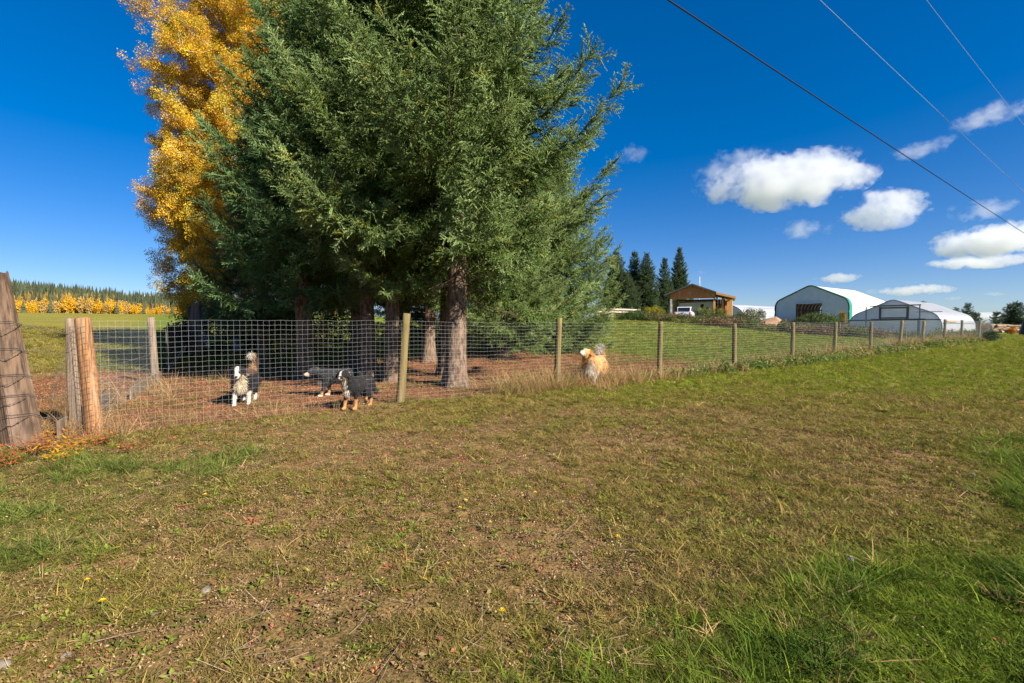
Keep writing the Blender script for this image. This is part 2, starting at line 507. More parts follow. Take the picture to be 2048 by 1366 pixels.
K_ASPEN = kit('aspen leaf kit', [leafbunch('aspen_leaves', M_LEAF, 75, 0.27, 0.23, 0.058, 0.024, 240 + i) for i in range(5)])
K_WEED = kit('weed kit', [leafbunch('weed_bunch', M_LEAF, 30, 0.16, 0.13, 0.10, 0.018, 220 + i) for i in range(4)])
# ------------------------------------------------------------------ trees
M_BARK = pmat('spruce bark', (0.065, 0.044, 0.031), (0.20, 0.140, 0.096), 9, (1.6, 1.6, 0.55), 0.95, 1.0, 16, c3=(0.15, 0.09, 0.055))
M_TWIG = pmat('dead twig', (0.16, 0.105, 0.065), (0.10, 0.07, 0.05), 5, rough=0.9)
M_ASPEN = pmat('aspen bark', (0.62, 0.60, 0.52), (0.22, 0.2, 0.17), 5, (1, 1, 2.5), 0.8, lo=0.5, hi=0.75)

def spray(name, L, seed, nside=9, step=0.0055, nl=0.026, nw=0.0042):
    """one flat spruce shoot: a stem, side shoots and their needles"""
    r = np.random.default_rng(seed); V, F, C = [], [], []
    shoots = [(np.zeros(3), np.array([1.0, 0, 0]), L, 0.0)]
    for i in range(nside):
        t = (i + 0.6) / nside * 0.92; sd = 1 if i % 2 else -1
        a = math.radians(36 + 24 * r.random()) * sd
        l = (0.44 * L * (1 - t) + 0.06) * (0.6 + 0.7 * r.random())
        d = np.array([math.cos(a), math.sin(a), 0.45 * r.normal() - 0.08]); d /= np.linalg.norm(d)
        shoots.append((np.array([t * L, 0, -0.06 * L * t * t]), d, l, t))
    for (o, d, l, tt) in shoots:
        n = max(5, int(l / step)); a = np.cross(d, [0, 0, 1.0]); a /= np.linalg.norm(a); b = np.cross(a, d)
        k0 = len(V); w = nl * 0.42; e = o + d * l - np.array([0, 0, 0.10 * l])
        for q in range(4): V.append(o + w * (math.cos(q * 1.571) * a + math.sin(q * 1.571) * b)); C.append(np.array([0.55, 0.55, 0.5]))
        V.append(e); C.append(np.array([0.85, 0.85, 0.85])); F += [(k0 + q, k0 + (q + 1) % 4, k0 + 4) for q in range(4)]
        for k in range(n):
            s = (k + r.random()) / n; th = r.random() * 6.283
            rad = math.cos(th) * a + math.sin(th) * b
            nd = rad * 0.8 + d * (0.55 + 0.5 * s) + np.array([0, 0, 0.12]); nd /= np.linalg.norm(nd)
            sd = np.cross(nd, r.normal(size=3)); sd /= np.linalg.norm(sd)
            q = o + d * l * s - np.array([0, 0, 0.10 * l * s * s]); ln = nl * (0.75 + 0.5 * r.random()); k0 = len(V)
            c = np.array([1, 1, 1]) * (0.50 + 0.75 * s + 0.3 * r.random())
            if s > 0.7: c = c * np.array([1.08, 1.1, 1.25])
            V += [q - sd * nw, q + sd * nw, q + nd * ln]; C += [c * 0.8, c * 0.8, c * 1.1]; F.append((k0, k0 + 1, k0 + 2))
    return col_mesh(name, V, F, C, M_NEEDLE)

K_SPRAY = kit('spruce spray kit', [spray('spruce_spray', 0.38, 300 + i) for i in range(5)])
K_COARSE = kit('coarse spray kit', [spray('spruce_bough', 0.9, 320 + i, 9, 0.03, 0.085, 0.016) for i in range(4)])

def trunk_mesh(h, r0, flare, seed, lean=(0, 0), n=16, top=None):
    r = np.random.default_rng(seed); m = 26
    zz = np.concatenate([[-0.25, 0.0, 0.08, 0.2, 0.4, 0.7], np.linspace(1.0, top or h, m - 6)])
    rad = r0 * np.clip(1 - zz / h, 0.02, 1) ** 0.8 * (1 + flare * np.exp(-np.maximum(zz, 0) / 0.28))
    th = np.arange(n) / n * 6.283
    lob = 1 + 0.16 * np.exp(-np.maximum(zz, 0) / 0.35)[:, None] * np.sin(th * 5 + seed)[None, :] + 0.05 * (r.random((m, n)) - 0.5)
    wob = np.stack([lean[0] * zz + 0.03 * np.sin(zz * 0.9 + seed), lean[1] * zz + 0.03 * np.cos(zz * 0.7 + seed)], 1)
    V = np.stack([wob[:, None, 0] + rad[:, None] * lob * np.cos(th), wob[:, None, 1] + rad[:, None] * lob * np.sin(th), np.repeat(zz[:, None], n, 1)], -1)
    F = [(i * n + j, i * n + (j + 1) % n, (i + 1) * n + (j + 1) % n, (i + 1) * n + j) for i in range(m - 1) for j in range(n)]
    return MB().add(V.reshape(-1, 3), F)

def spruce(name, label, x, y, h, R, z0, r0, seed, tint=(0.080, 0.135, 0.020), tip=(0.275, 0.360, 0.130), kitc=None, dens=1.0, size=1.0,
           dz=0.58, group=None, flare=0.5, zmax=None, dead=0, pw=0.75, asc=10.0, lean=(0, 0), skip=None):
    kitc = kitc or K_SPRAY
    r = np.random.default_rng(seed)
    root = thing(name, label, 'tree', (x, y, gz(x, y) - 0.03), 0, group)
    trunk_mesh(h, r0, flare, seed, lean).obj('trunk', M_BARK, root, True)
    P_, D_, U_, S_, T_ = [], [], [], [], []
    wood = MB(); zb = z0
    L0 = 0.38 if kitc is K_SPRAY else 0.9
    zmax = zmax or h
    while zb < min(h - 0.25, zmax):
        f = (h - zb) / (h - z0)
        nb = int(r.integers(7, 10)) if f > 0.12 else 5
        ph = r.random() * 6.283
        for k in range(nb):
            az = ph + k / nb * 6.283 + r.normal() * 0.25
            zi = zb + r.normal() * 0.08
            L = max(0.25, R * (1 - (1 - f) ** (1.0 / pw)) ** 0.9 * (0.60 + 0.48 * r.random()))
            if f > 0.9: L *= 0.85
            if skip is not None and skip(az, zi, L): continue
            a0 = math.radians(asc * (1 - f) * 1.6 + r.normal() * 6 + (2 if zi > z0 + 1.5 else -3))
            t = np.linspace(0, 1, 9)
            rr = np.array([math.cos(az), math.sin(az), 0])
            curve = math.tan(a0) * t - 0.22 * np.sin(t * 2.3) * (0.6 + 0.5 * f) + (0.23 + 0.004 * asc) * t ** 3
            bend = 0.10 * r.normal()
            sd = np.array([-rr[1], rr[0], 0])
            pts = rr * (L * t)[:, None] + sd * (bend * L * t * t)[:, None] + np.array([0, 0, 1.0]) * (zi + L * curve)[:, None]
            pts[:, 0] += lean[0] * zi; pts[:, 1] += lean[1] * zi
            wood.tube(pts[[0, 2, 4, 6, 8]], np.array([0.014, 0.012, 0.009, 0.006, 0.003]) * (0.5 + 0.22 * L) * size, 4, False)
            ns = max(3, int(L * 5.2 * dens / size))
            ts = np.linspace(0.10 if L < 2 else 0.14, 1.0, ns) + r.normal(size=ns) * 0.01
            ts = np.clip(ts, 0.02, 1)
            B = np.stack([np.interp(ts, t, pts[:, q]) for q in range(3)], 1)
            tan = np.gradient(pts, axis=0); tan /= np.linalg.norm(tan, axis=1)[:, None]
            TT = np.stack([np.interp(ts, t, tan[:, q]) for q in range(3)], 1)
            for side in (1, -1):
                ang = np.radians(58 - 22 * ts + r.normal(size=ns) * 10)
                d2 = TT * np.cos(ang)[:, None] + sd[None, :] * (side * np.sin(ang))[:, None]
                d2[:, 2] += -0.16 * (1 - 0.8 * ts) + 0.10 * r.normal(size=ns)
                d2 /= np.linalg.norm(d2, axis=1)[:, None]
                l2 = np.minimum(1.25, 0.34 * L + 0.12) * (1.05 - 0.85 * ts) * (0.7 + 0.6 * r.random(ns)) * np.where(ts < 0.3, 0.75, 1)
                for q in range(int(np.ceil(1.25 / (L0 * size * 0.55)))):
                    s = q * L0 * size * 0.55
                    ok = (s < l2) | (q == 0)
                    if not ok.any(): break
                    m = ok.sum(); sN = s / np.maximum(l2[ok], 0.2)
                    pp = B[ok] + d2[ok] * s - np.array([0, 0, 1.0]) * (0.16 * s * sN)[:, None]
                    dd = d2[ok] + r.normal(size=(m, 3)) * 0.30; dd[:, 2] += 0.10 - 0.22 * sN
                    P_.append(pp); D_.append(dd)
                    U_.append(np.array([0, 0, 1.0]) + r.normal(size=(m, 3)) * 0.8)
                    S_.append(size * (0.72 + 0.5 * r.random(m)) * np.clip(l2[ok] * 1.6 / (L0 * size), 0.55, 1.0))
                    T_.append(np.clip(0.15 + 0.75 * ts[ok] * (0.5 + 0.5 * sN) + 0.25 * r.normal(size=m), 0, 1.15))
            m = max(2, int(2 * dens))
            te = 0.75 + 0.25 * np.linspace(0, 1, m + 1)[1:]
            P_.append(np.stack([np.interp(te - 0.04, t, pts[:, q]) for q in range(3)], 1))
            D_.append(np.repeat(tan[-1:], m, 0) + r.normal(size=(m, 3)) * 0.1); U_.append(np.array([0, 0, 1.0]) + r.normal(size=(m, 3)) * 0.3)
            S_.append(size * (0.75 + 0.3 * r.random(m)) * min(1.0, 0.5 + L * 0.4)); T_.append(0.8 + 0.2 * r.random(m))
        zb += dz * (0.75 + 0.5 * r.random()) * (0.55 + 0.45 * min(1, f * 1.4))
    # leader
    tp = np.array([lean[0] * h, lean[1] * h, 0])
    P_.append(np.array([[0, 0, h - 0.5], [0, 0, h - 0.25]]) + tp); D_.append(np.array([[0.05, 0, 1.0], [0, 0.05, 1.0]])); U_.append(np.array([[1.0, 0, 0], [0, 1.0, 0]]))
    S_.append(np.array([size, size]) * 0.8); T_.append(np.array([0.9, 1.0]))
    for k in range(dead):
        az = r.random() * 6.283; z = 1.6 + r.random() * (z0 + 2.5); L = 0.5 + 1.6 * r.random()
        q = np.array([math.cos(az), math.sin(az), -0.1 + 0.25 * r.normal()])
        p0 = np.array([0, 0, z]) + q * 0.12; p1 = p0 + q * L * 0.5 + r.normal(size=3) * 0.05; p2 = p0 + q * L + r.normal(size=3) * 0.12
        wood.tube([p0, p1, p2], [0.012, 0.008, 0.003], 4, False)
        for j in range(4):
            f = 0.3 + 0.6 * r.random(); b = p0 + (p2 - p0) * f
            wood.tube([b, b + r.normal(size=3) * 0.16 + q * 0.12, b + r.normal(size=3) * 0.25 + q * 0.2], [0.005, 0.004, 0.002], 3, False)
    wo = wood.obj('branches', M_TWIG, root); wo['kind'] = 'stuff'
    P, D, U, S, T = (np.concatenate(a) for a in (P_, D_, U_, S_, T_))
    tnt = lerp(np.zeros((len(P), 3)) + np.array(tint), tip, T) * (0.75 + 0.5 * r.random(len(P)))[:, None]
    yel = r.random(len(P)) < 0.06
    tnt[yel] = tnt[yel] * np.array([1.45, 1.15, 0.8])
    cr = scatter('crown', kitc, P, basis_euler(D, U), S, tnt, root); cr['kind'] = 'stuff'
    return root, len(P)

def aspen(name, label, x, y, h, R, z0, r0, seed, group=None, tint=(0.62, 0.395, 0.03), n_br=60, lean=(0, 0), leaf=1.0):
    r = np.random.default_rng(seed)
    root = thing(name, label, 'tree', (x, y, gz(x, y) - 0.03), 0, group)
    trunk_mesh(h, r0, 0.25, seed, lean, 12).obj('trunk', M_ASPEN, root, True)
    wood = MB(); P_ = []; T_ = []
    for k in range(n_br):
        f = (k + r.random()) / n_br; z = z0 + (h - z0) * f * 0.97
        az = k * 2.399 + r.normal() * 0.4
        prof = (0.45 + 0.55 * math.sin(min(1, f * 1.25 + 0.18) * math.pi * 0.62)) if f < 0.55 else (1.0 - ((f - 0.55) / 0.45) ** 1.6 * 0.82)
        L = R * prof * (0.55 + 0.6 * r.random()); up = 0.35 + 0.75 * f
        rr = np.array([math.cos(az), math.sin(az), 0]); t = np.linspace(0, 1, 6)
        pts = rr * (L * t)[:, None] + np.array([0, 0, 1.0]) * (z + L * up * (t - 0.35 * t * t))[:, None] + r.normal(size=(6, 3)) * 0.06 * L * t[:, None]
        pts[:, 0] += lean[0] * z; pts[:, 1] += lean[1] * z
        wood.tube(pts, np.array([0.030, 0.024, 0.018, 0.013, 0.009, 0.004]) * (0.5 + 0.25 * L), 4, False)
        nsb = int(5 + L * 3.0)
        for j in range(nsb):
            s = 0.22 + 0.78 * (j + r.random()) / nsb
            b = np.array([np.interp(s, t, pts[:, q]) for q in range(3)])
            d = rr * 0.7 + r.normal(size=3) * 0.65 + np.array([0, 0, 0.35]); d /= np.linalg.norm(d)
            l2 = (0.40 + 0.20 * L * (1 - s * 0.6)) * (0.6 + 0.6 * r.random())
            wood.tube([b, b + d * l2 * 0.5, b + d * l2], [0.008, 0.006, 0.003], 3, False)
            nc = max(2, int(l2 / 0.15))
            for q in range(nc):
                P_.append(b + d * l2 * (q + 0.7) / nc + r.normal(size=3) * 0.16); T_.append(f)
    wo = wood.obj('branches', M_ASPEN, root); wo['kind'] = 'stuff'
    P = np.array(P_); n = len(P); f = np.array(T_)
    c = np.array(tint) * (0.6 + 0.65 * r.random(n))[:, None] * np.stack([np.ones(n), 0.86 + 0.30 * r.random(n), 0.6 + 1.2 * r.random(n)], 1)
    g = r.random(n) < 0.10
    c[g] = c[g] * np.array([0.8, 1.1, 1.6])
    cr = scatter('crown', K_ASPEN, P, r.random((n, 3)) * 6.283, (0.75 + 0.6 * r.random(n)) * leaf, c, root); cr['kind'] = 'stuff'
    return root, n

def shrub(name, label, x, y, w, d, h, n, tint, seed, kitc=None, size=1.0, cat='bush', group=None, rz=0.0, mat=None):
    r = np.random.default_rng(seed)
    root = thing(name, label, cat, (x, y, gz(x, y) - 0.02), rz, group)
    wood = MB(); k = max(5, int(n / 12))
    for i in range(k):
        a = r.random() * 6.283; q = math.sqrt(r.random())
        p2 = np.array([w / 2 * q * math.cos(a) * 0.8, d / 2 * q * math.sin(a) * 0.8, h * (0.55 + 0.35 * r.random())])
        wood.tube([p2 * np.array([0.25, 0.25, 0]), p2 * np.array([0.6, 0.6, 0.5]), p2], [0.02, 0.014, 0.005], 4, False)
    wood.obj('stem', mat or M_TWIG, root)['kind'] = 'stuff'
    v = r.normal(size=(n, 3)); v /= np.linalg.norm(v, axis=1)[:, None]; v *= (r.random(n) ** 0.38)[:, None]
    lump = 0.75 + 0.5 * vnoise(v[:, 0] * 2 + seed, v[:, 1] * 2 + v[:, 2] * 2, seed)
    P = np.stack([v[:, 0] * w / 2 * lump, v[:, 1] * d / 2 * lump, h * 0.5 + v[:, 2] * h * 0.5 * lump], 1)
    P[:, 2] = np.maximum(P[:, 2], 0.05)
    c = np.array(tint) * (0.65 + 0.7 * r.random(n))[:, None]
    fo = scatter('foliage', kitc or K_BUNCH, P, r.random((n, 3)) * 6.283, (0.7 + 0.6 * r.random(n)) * size, c, root); fo['kind'] = 'stuff'
    return root

def at_px(px, d):
    """plan position for a pixel column and depth"""
    return (px - 1024) / F_PX * d, d

print('spruces...')
GS = 'spruces of the shelter belt over the dog yard'
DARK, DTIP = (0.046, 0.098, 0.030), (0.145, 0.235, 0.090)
TREES = [
    ('big spruce with a thick sunlit bare trunk, foremost in the belt', 913, 11.9, 15.8, 4.5, 3.2, 0.27, 11, dict(dead=45, dens=1.25, asc=7, zmax=13, pw=0.92, dz=0.74, skip=lambda a, z, L: z < 3.6 and abs(math.remainder(a + 1.45, 6.2832)) < 0.55)),
    ('spruce with a dark straight trunk just behind the second yellow-green fence post', 783, 13.0, 15.0, 3.3, 3.8, 0.20, 12, dict(dead=25, tint=(0.072, 0.128, 0.022), tip=(0.240, 0.325, 0.115), zmax=13)),
    ('spruce with flared roots behind the pair of dark dogs', 733, 13.4, 16.0, 3.4, 3.9, 0.21, 13, dict(dead=20, flare=1.1, tint=(0.066, 0.125, 0.024), tip=(0.220, 0.315, 0.115), zmax=13)),
    ('broad dark spruce with boughs hanging low toward the left field', 608, 13.8, 13.8, 2.9, 2.9, 0.24, 14, dict(tint=(0.055, 0.122, 0.030), tip=(0.185, 0.300, 0.115), zmax=15)),
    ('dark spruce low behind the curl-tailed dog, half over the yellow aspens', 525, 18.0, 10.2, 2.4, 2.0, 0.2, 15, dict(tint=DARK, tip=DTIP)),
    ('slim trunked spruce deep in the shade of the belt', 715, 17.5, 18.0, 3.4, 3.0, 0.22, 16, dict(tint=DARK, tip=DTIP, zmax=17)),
    ('spruce half hidden straight behind the big sunlit trunk', 896, 14.6, 16.0, 3.4, 3.7, 0.26, 17, dict(dead=15, tint=(0.072, 0.128, 0.022), tip=(0.240, 0.325, 0.115), zmax=14)),
    ('spruce with a stout trunk in front of the sunny strip of grass', 858, 19.5, 17.0, 3.6, 3.0, 0.26, 18, dict(dead=10, zmax=16)),
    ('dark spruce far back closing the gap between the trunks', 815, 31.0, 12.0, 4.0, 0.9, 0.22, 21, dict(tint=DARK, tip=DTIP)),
    ('bushy spruce with boughs down to the lawn edge', 1100, 24.0, 10.5, 4.1, 0.35, 0.22, 19, dict(dens=0.9, dz=0.34)),
    ('tall spruce at the back right of the belt, above the lawn', 1000, 21.0, 12.5, 3.3, 1.4, 0.25, 20, dict(dens=0.9, dz=0.34, zmax=17)),
]
tot = 0
for lab, px, d, h, R, z0, r0, sd, kw in TREES:
    x, y = at_px(px, d)
    tot += spruce('spruce_tree', lab, x, y, h, R, z0, r0, sd, group=GS, **kw)[1]
print('sprays', tot)
GA = 'yellow aspens behind the spruces'
for lab, px, d, h, R, z0, r0, sd, nb in [
    ('tall golden aspen with the crown standing widest over the left field', 474, 27, 22.5, 4.0, 3.2, 0.22, 31, 170),
    ('golden aspen rising highest, half hidden behind the dark spruce', 605, 30, 25.5, 4.8, 4.0, 0.24, 32, 130),
    ('smaller golden aspen with low shaded boughs reaching over the stump', 412, 29, 14.0, 3.2, 1.4, 0.16, 33, 95)]:
    x, y = at_px(px, d)
    aspen('aspen_tree', lab, x, y, h, R, z0, r0, sd, GA, n_br=nb)
for lab, px, d, w, h, sd in [('yellow sapling glowing in the dark gap between trunks', 600, 24, 3.0, 2.2, 41), ('yellow sapling beside the leftmost thin trunk', 565, 22, 1.6, 3.2, 42)]:
    x, y = at_px(px, d)
    shrub('aspen_sapling', lab, x, y, w, w * 0.8, h, 90, (0.42, 0.23, 0.015), sd, cat='sapling', group='yellow saplings under the spruces', mat=M_ASPEN)

for lab, px, d, w, h, sd in [('dark undergrowth behind the leftmost trunks', 450, 27, 5.5, 2.9, 43), ('dark undergrowth between the leftmost trunks', 535, 26, 4.5, 2.4, 44), ('dark undergrowth behind the slim deep trunk', 650, 27, 5.0, 2.7, 45)]:
    x, y = at_px(px, d)
    shrub('undergrowth_bush', lab, x, y, w, w * 0.5, h, 130, (0.06, 0.085, 0.03), sd, size=1.3)
GB = 'dark spruces behind the carport'
for lab, px, d, ytop, R, sd in [
    ('far spruce at the edge of the belt, left of the carport row', 1232, 74, 505, 3.2, 51), ('dark far spruce second in the row behind the plank fence', 1268, 82, 502, 2.7, 52),
    ('dark far spruce third in the row, broad and bushy', 1292, 80, 508, 3.0, 53), ('narrow far spruce standing left of the tallest one', 1328, 84, 517, 2.3, 54),
    ('tall narrow far spruce next to the white mast', 1357, 86, 497, 2.6, 55), ('low dark far spruce filling the gap by the plank fence', 1250, 72, 545, 2.8, 56)]:
    x, y = at_px(px, d); h = (HZ - ytop) / F_PX * d + CAM_H - gz(x, y)
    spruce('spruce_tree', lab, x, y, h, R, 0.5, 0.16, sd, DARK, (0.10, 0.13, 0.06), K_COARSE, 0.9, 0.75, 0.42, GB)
GC = 'far spruces at the right'
for lab, px, d, ytop, R, z0, sd in [
    ('small spruce standing alone right of the last fence post', 1992, 78, 622, 1.25, 0.7, 61), ('left one of the twin far spruces by the log pile', 2018, 80, 606, 1.45, 1.0, 62),
    ('right one of the twin far spruces by the log pile', 2033, 78, 601, 1.6, 1.2, 63), ('spruce rising over the back end of the clear greenhouse', 1934, 76, 606, 1.4, 0.5, 64),
    ('smaller spruce beside the back corner of the clear greenhouse', 1950, 72, 624, 1.2, 0.5, 65), ('tip of a far spruce over the middle of the greenhouse roof', 1846, 95, 602, 1.2, 0.5, 66),
    ('tip of a far spruce low over the greenhouse roof', 1911, 95, 614, 1.2, 0.5, 67)]:
    x, y = at_px(px, d); h = (HZ - ytop) / F_PX * d + CAM_H - gz(x, y)
    spruce('spruce_tree', lab, x, y, h, R, z0, 0.12, sd, DARK, (0.085, 0.115, 0.06), K_COARSE, 0.8, 0.6, 0.42, GC)

# ------------------------------------------------------------------ far wood and the yellow tree line
M_FAR = leafmat('far foliage', 0.0, 0.9, spec=0.05)
def far_conifer(name, seed):
    r = np.random.default_rng(seed); V, F, C = [], [], []
    for k in range(6):
        z = 0.05 + 0.15 * k; rad = 0.17 * (1 - k / 6.4); n = 9; b = len(V)
        for j in range(n):
            a = j / n * 6.283 + r.random() * 0.4; q = rad * (0.6 + 0.7 * r.random())
            V.append([q * math.cos(a), q * math.sin(a), z - 0.05 * r.random()]); C.append(np.ones(3) * (0.6 + 0.6 * r.random()))
        V.append([0, 0, z + 0.26]); C.append(np.ones(3) * 0.9)
        F += [(b + j, b + (j + 1) % n, b + n) for j in range(n)]
    return col_mesh(name, V, F, C, M_FAR)
def far_aspen(name, seed):
    return leafbunch(name, M_FAR, 130, 0.24, 0.36, 0.09, 0.04, seed)
K_FAR = kit('far wood kit', [far_conifer('far_conifer', 400 + i) for i in range(4)])
pts, scl, tin = [], [], []
r = np.random.default_rng(77)
n = 15000
az = -1.75 + 1.45 * r.random(n); yy = 352 + 420 * r.random(n) ** 0.85; xx = az * yy
keep = (fbm(xx * 0.01, yy * 0.01, 5) > 0.30)
xx, yy = xx[keep], yy[keep]; n = len(xx)
zz = ground_h(xx, yy)
warm = (fbm(xx * 0.012 + 3, yy * 0.012, 15) > 0.50) & (r.random(n) < 0.8)
tint = np.where(warm[:, None], np.array([0.20, 0.125, 0.03]) * (0.7 + 0.6 * r.random(n))[:, None], np.array([0.055, 0.066, 0.035])) * (0.65 + 0.7 * r.random(n))[:, None]
hs = np.where(warm, 7 + 5 * r.random(n), 6 + 14 * r.random(n) ** 1.5)
fw = scatter('forest', K_FAR, np.stack([xx, yy, zz - 1.0], 1), np.stack([np.zeros(n), np.zeros(n), r.random(n) * 6.283], 1),
             np.stack([hs * np.where(warm, 1.5, 0.9), hs * np.where(warm, 1.5, 0.9), hs], 1), tint)
tag(fw, 'mixed conifer wood covering the far hillside', 'forest', kind='stuff')
M_GOLD = pmat('gold foliage', (0.48, 0.26, 0.015), (0.62, 0.36, 0.02), 0.5, rough=0.8, attr=None, trans=0.25, spec=0.1)
M_PALE = pmat('thin pale foliage', (0.36, 0.22, 0.05), (0.42, 0.29, 0.10), 0.5, rough=0.9, trans=0.2, spec=0.1)
M_GREYTR = pmat('far trunk', (0.30, 0.26, 0.2), (0.2, 0.17, 0.13), 1, rough=0.9)
protos = []
for i in range(4):
    mb = MB(); rr = np.random.default_rng(500 + i)
    for k in range(3):
        b = rr.normal(size=2) * 0.6
        mb.tube([[b[0], b[1], -0.5], [b[0] + 0.1, b[1], 4], [b[0] * 1.3, b[1] * 1.3, 8.5]], [0.14, 0.11, 0.04], 5, False)
    protos.append((mb.mesh('trunk', M_GREYTR), None))
def gold_crown(name, seed, mat):
    r = np.random.default_rng(seed); V, F = [], []
    n = 420
    for i in range(n):
        v = r.normal(size=3); v /= np.linalg.norm(v); v *= r.random() ** 0.35
        c = v * np.array([2.4, 2.4, 4.5]) * (0.75 + 0.5 * r.random()) + np.array([0, 0, 5.7])
        d = r.normal(size=3); d /= np.linalg.norm(d); s = np.cross(d, r.normal(size=3)); s /= np.linalg.norm(s); w = 0.33 + 0.25 * r.random(); k = len(V)
        V += [c - d * w, c + s * w * 0.7, c + d * w, c - s * w * 0.7]; F += [(k, k + 1, k + 2), (k, k + 2, k + 3)]
    return MB().add(V, F).mesh(name, mat)
golds = [gold_crown('crown', 520 + i, M_GOLD) for i in range(4)]; pales = [gold_crown('crown', 530 + i, M_PALE) for i in range(2)]
r = np.random.default_rng(88)
gold_i = 0
for row in range(3):
    for px in np.arange(-40, 402, 5.6 if row == 0 else 7.5):
        pxx = px + r.normal() * 2.0; d = 316 + row * 11 + r.normal() * 4
        thin = (60 < pxx < 185 and r.random() < 0.55) or (300 < pxx < 345 and r.random() < 0.6) or (r.random() < 0.12)
        if 265 < pxx and r.random() < 0.35: continue
        x, y = at_px(pxx, d)
        s = 0.68 + 0.34 * r.random() - (0.28 if pxx > 270 else 0)
        lab = 'thin pale aspen in the tree line beyond the left field' if thin else 'bright yellow aspen in the tree line beyond the left field'
        o = thing('far_aspen', lab, 'tree', (x, y, gz(x, y) - 0.2), r.random() * 6.28, 'thin pale aspens of the far tree line' if thin else 'bright yellow aspens of the far tree line')
        w_ = 0.7 + 0.5 * r.random()
        o.scale = (s * w_, s * w_, s * (0.75 + 0.5 * r.random()))
        link('trunk', protos[gold_i % 4][0], o); link('crown', (pales[gold_i % 2] if thin else golds[gold_i % 4]), o)
        gold_i += 1
M_FARC = pmat('far spruce green', (0.035, 0.048, 0.025), (0.07, 0.085, 0.04), 1.0, rough=0.9)
fcm = bpy.data.meshes.new('far_spruce')
src = K_FAR.objects[0].data
fc2 = src.copy(); fc2.materials.clear(); fc2.materials.append(M_FARC)
for px, d, hh, wh in [(48, 300, 10.5, 'dark spruce beside the weathered plank post, in front of the yellow tree line'), (103, 300, 11.0, 'dark spruce in front of the pale middle of the yellow tree line'),
                   (235, 303, 9.0, 'dark spruce in the brightest part of the yellow tree line'), (288, 303, 8.5, 'dark spruce where the yellow tree line thins out'), (345, 306, 7.5, 'small dark spruce near the stump end of the yellow tree line')]:
    x, y = at_px(px, d)
    o = tag(link('far_spruce', fc2, None, (x, y, gz(x, y) - 0.3), px), wh, 'tree', 'dark spruces before the yellow tree line')
    o.scale = (hh * 1.15, hh * 1.15, hh)
# snow peak far beyond the hill
mb = MB(); pk = pix(292, 589, 4200.0); n = 48
rr = np.random.default_rng(5)
V = [[pk[0], pk[1], pk[2]]]; F = []
for ring, (q, hz_) in enumerate([(0.18, 0.80), (0.45, 0.5), (1.0, 0.0)]):
    for j in range(n):
        a = j / n * 6.283; k = 1 + 0.25 * math.sin(a * 5 + ring) + 0.12 * rr.normal()
        V.append([pk[0] + 950 * q * k * math.cos(a), pk[1] + 700 * q * k * math.sin(a), pk[2] * max(0, hz_ + 0.05 * rr.normal()) - (30 if ring == 2 else 0)])
for j in range(n):
    F.append((0, 1 + j, 1 + (j + 1) % n))
    for ring in range(2):
        F.append((1 + ring * n + j, 1 + (ring + 1) * n + j, 1 + (ring + 1) * n + (j + 1) % n, 1 + ring * n + (j + 1) % n))
tag(mb.add(V, F).obj('snow_mountain', pmat('snow', (0.75, 0.77, 0.82), (0.35, 0.38, 0.45), 0.004, rough=0.9)), kind='structure')
# ------------------------------------------------------------------ buildings (local +X along the front to the right, +Y back along the fence direction)
B_RZ = math.atan2(-FN[1], -FN[0])
def frame(px_right, d_right, W, sink=0.0):
    """plan point of the middle of a front whose right corner is seen at px_right"""
    x, y = at_px(px_right, d_right)
    cx, cy = x + FN[0] * W / 2, y + FN[1] * W / 2
    return (cx, cy, gz(cx, cy) - sink)

def smooth_prof(pts, W, H, n=5):
    pts = np.array(pts, float)
    full = np.concatenate([pts * [-1, 1], (pts[:-1])[::-1]])          # left foot ... peak ... right foot
    out = []
    for i in range(len(full) - 1):
        p0, p1, p2, p3 = full[max(i - 1, 0)], full[i], full[i + 1], full[min(i + 2, len(full) - 1)]
        for k in range(n):
            t = k / n
            out.append(0.5 * (2 * p1 + (p2 - p0) * t + (2 * p0 - 5 * p1 + 4 * p2 - p3) * t * t + (3 * p1 - p0 - 3 * p2 + p3) * t ** 3))
    out.append(full[-1])
    return np.array(out) * [W / 2, H]

def skin(prof, y0, y1, ny=10, off=0.0, wave=0.0):
    mb = MB(); n = len(prof)
    nr = np.gradient(prof, axis=0); nr = np.stack([-nr[:, 1], nr[:, 0]], 1); nr /= np.linalg.norm(nr, axis=1)[:, None]
    yy = np.linspace(y0, y1, ny + 1)
    V = []
    for j, y in enumerate(yy):
        p = prof + nr * (off + wave * (0.5 - 0.5 * math.cos(j * math.pi)))
        V.append(np.stack([p[:, 0], np.full(n, y), p[:, 1]], 1))
    F = [(j * n + i, j * n + i + 1, (j + 1) * n + i + 1, (j + 1) * n + i) for j in range(ny) for i in range(n - 1)]
    return mb.add(np.concatenate(V), F)

def zprof(prof, x):
    up = prof[np.argsort(prof[:, 0], kind='stable')]
    return np.interp(x, up[:, 0], up[:, 1])

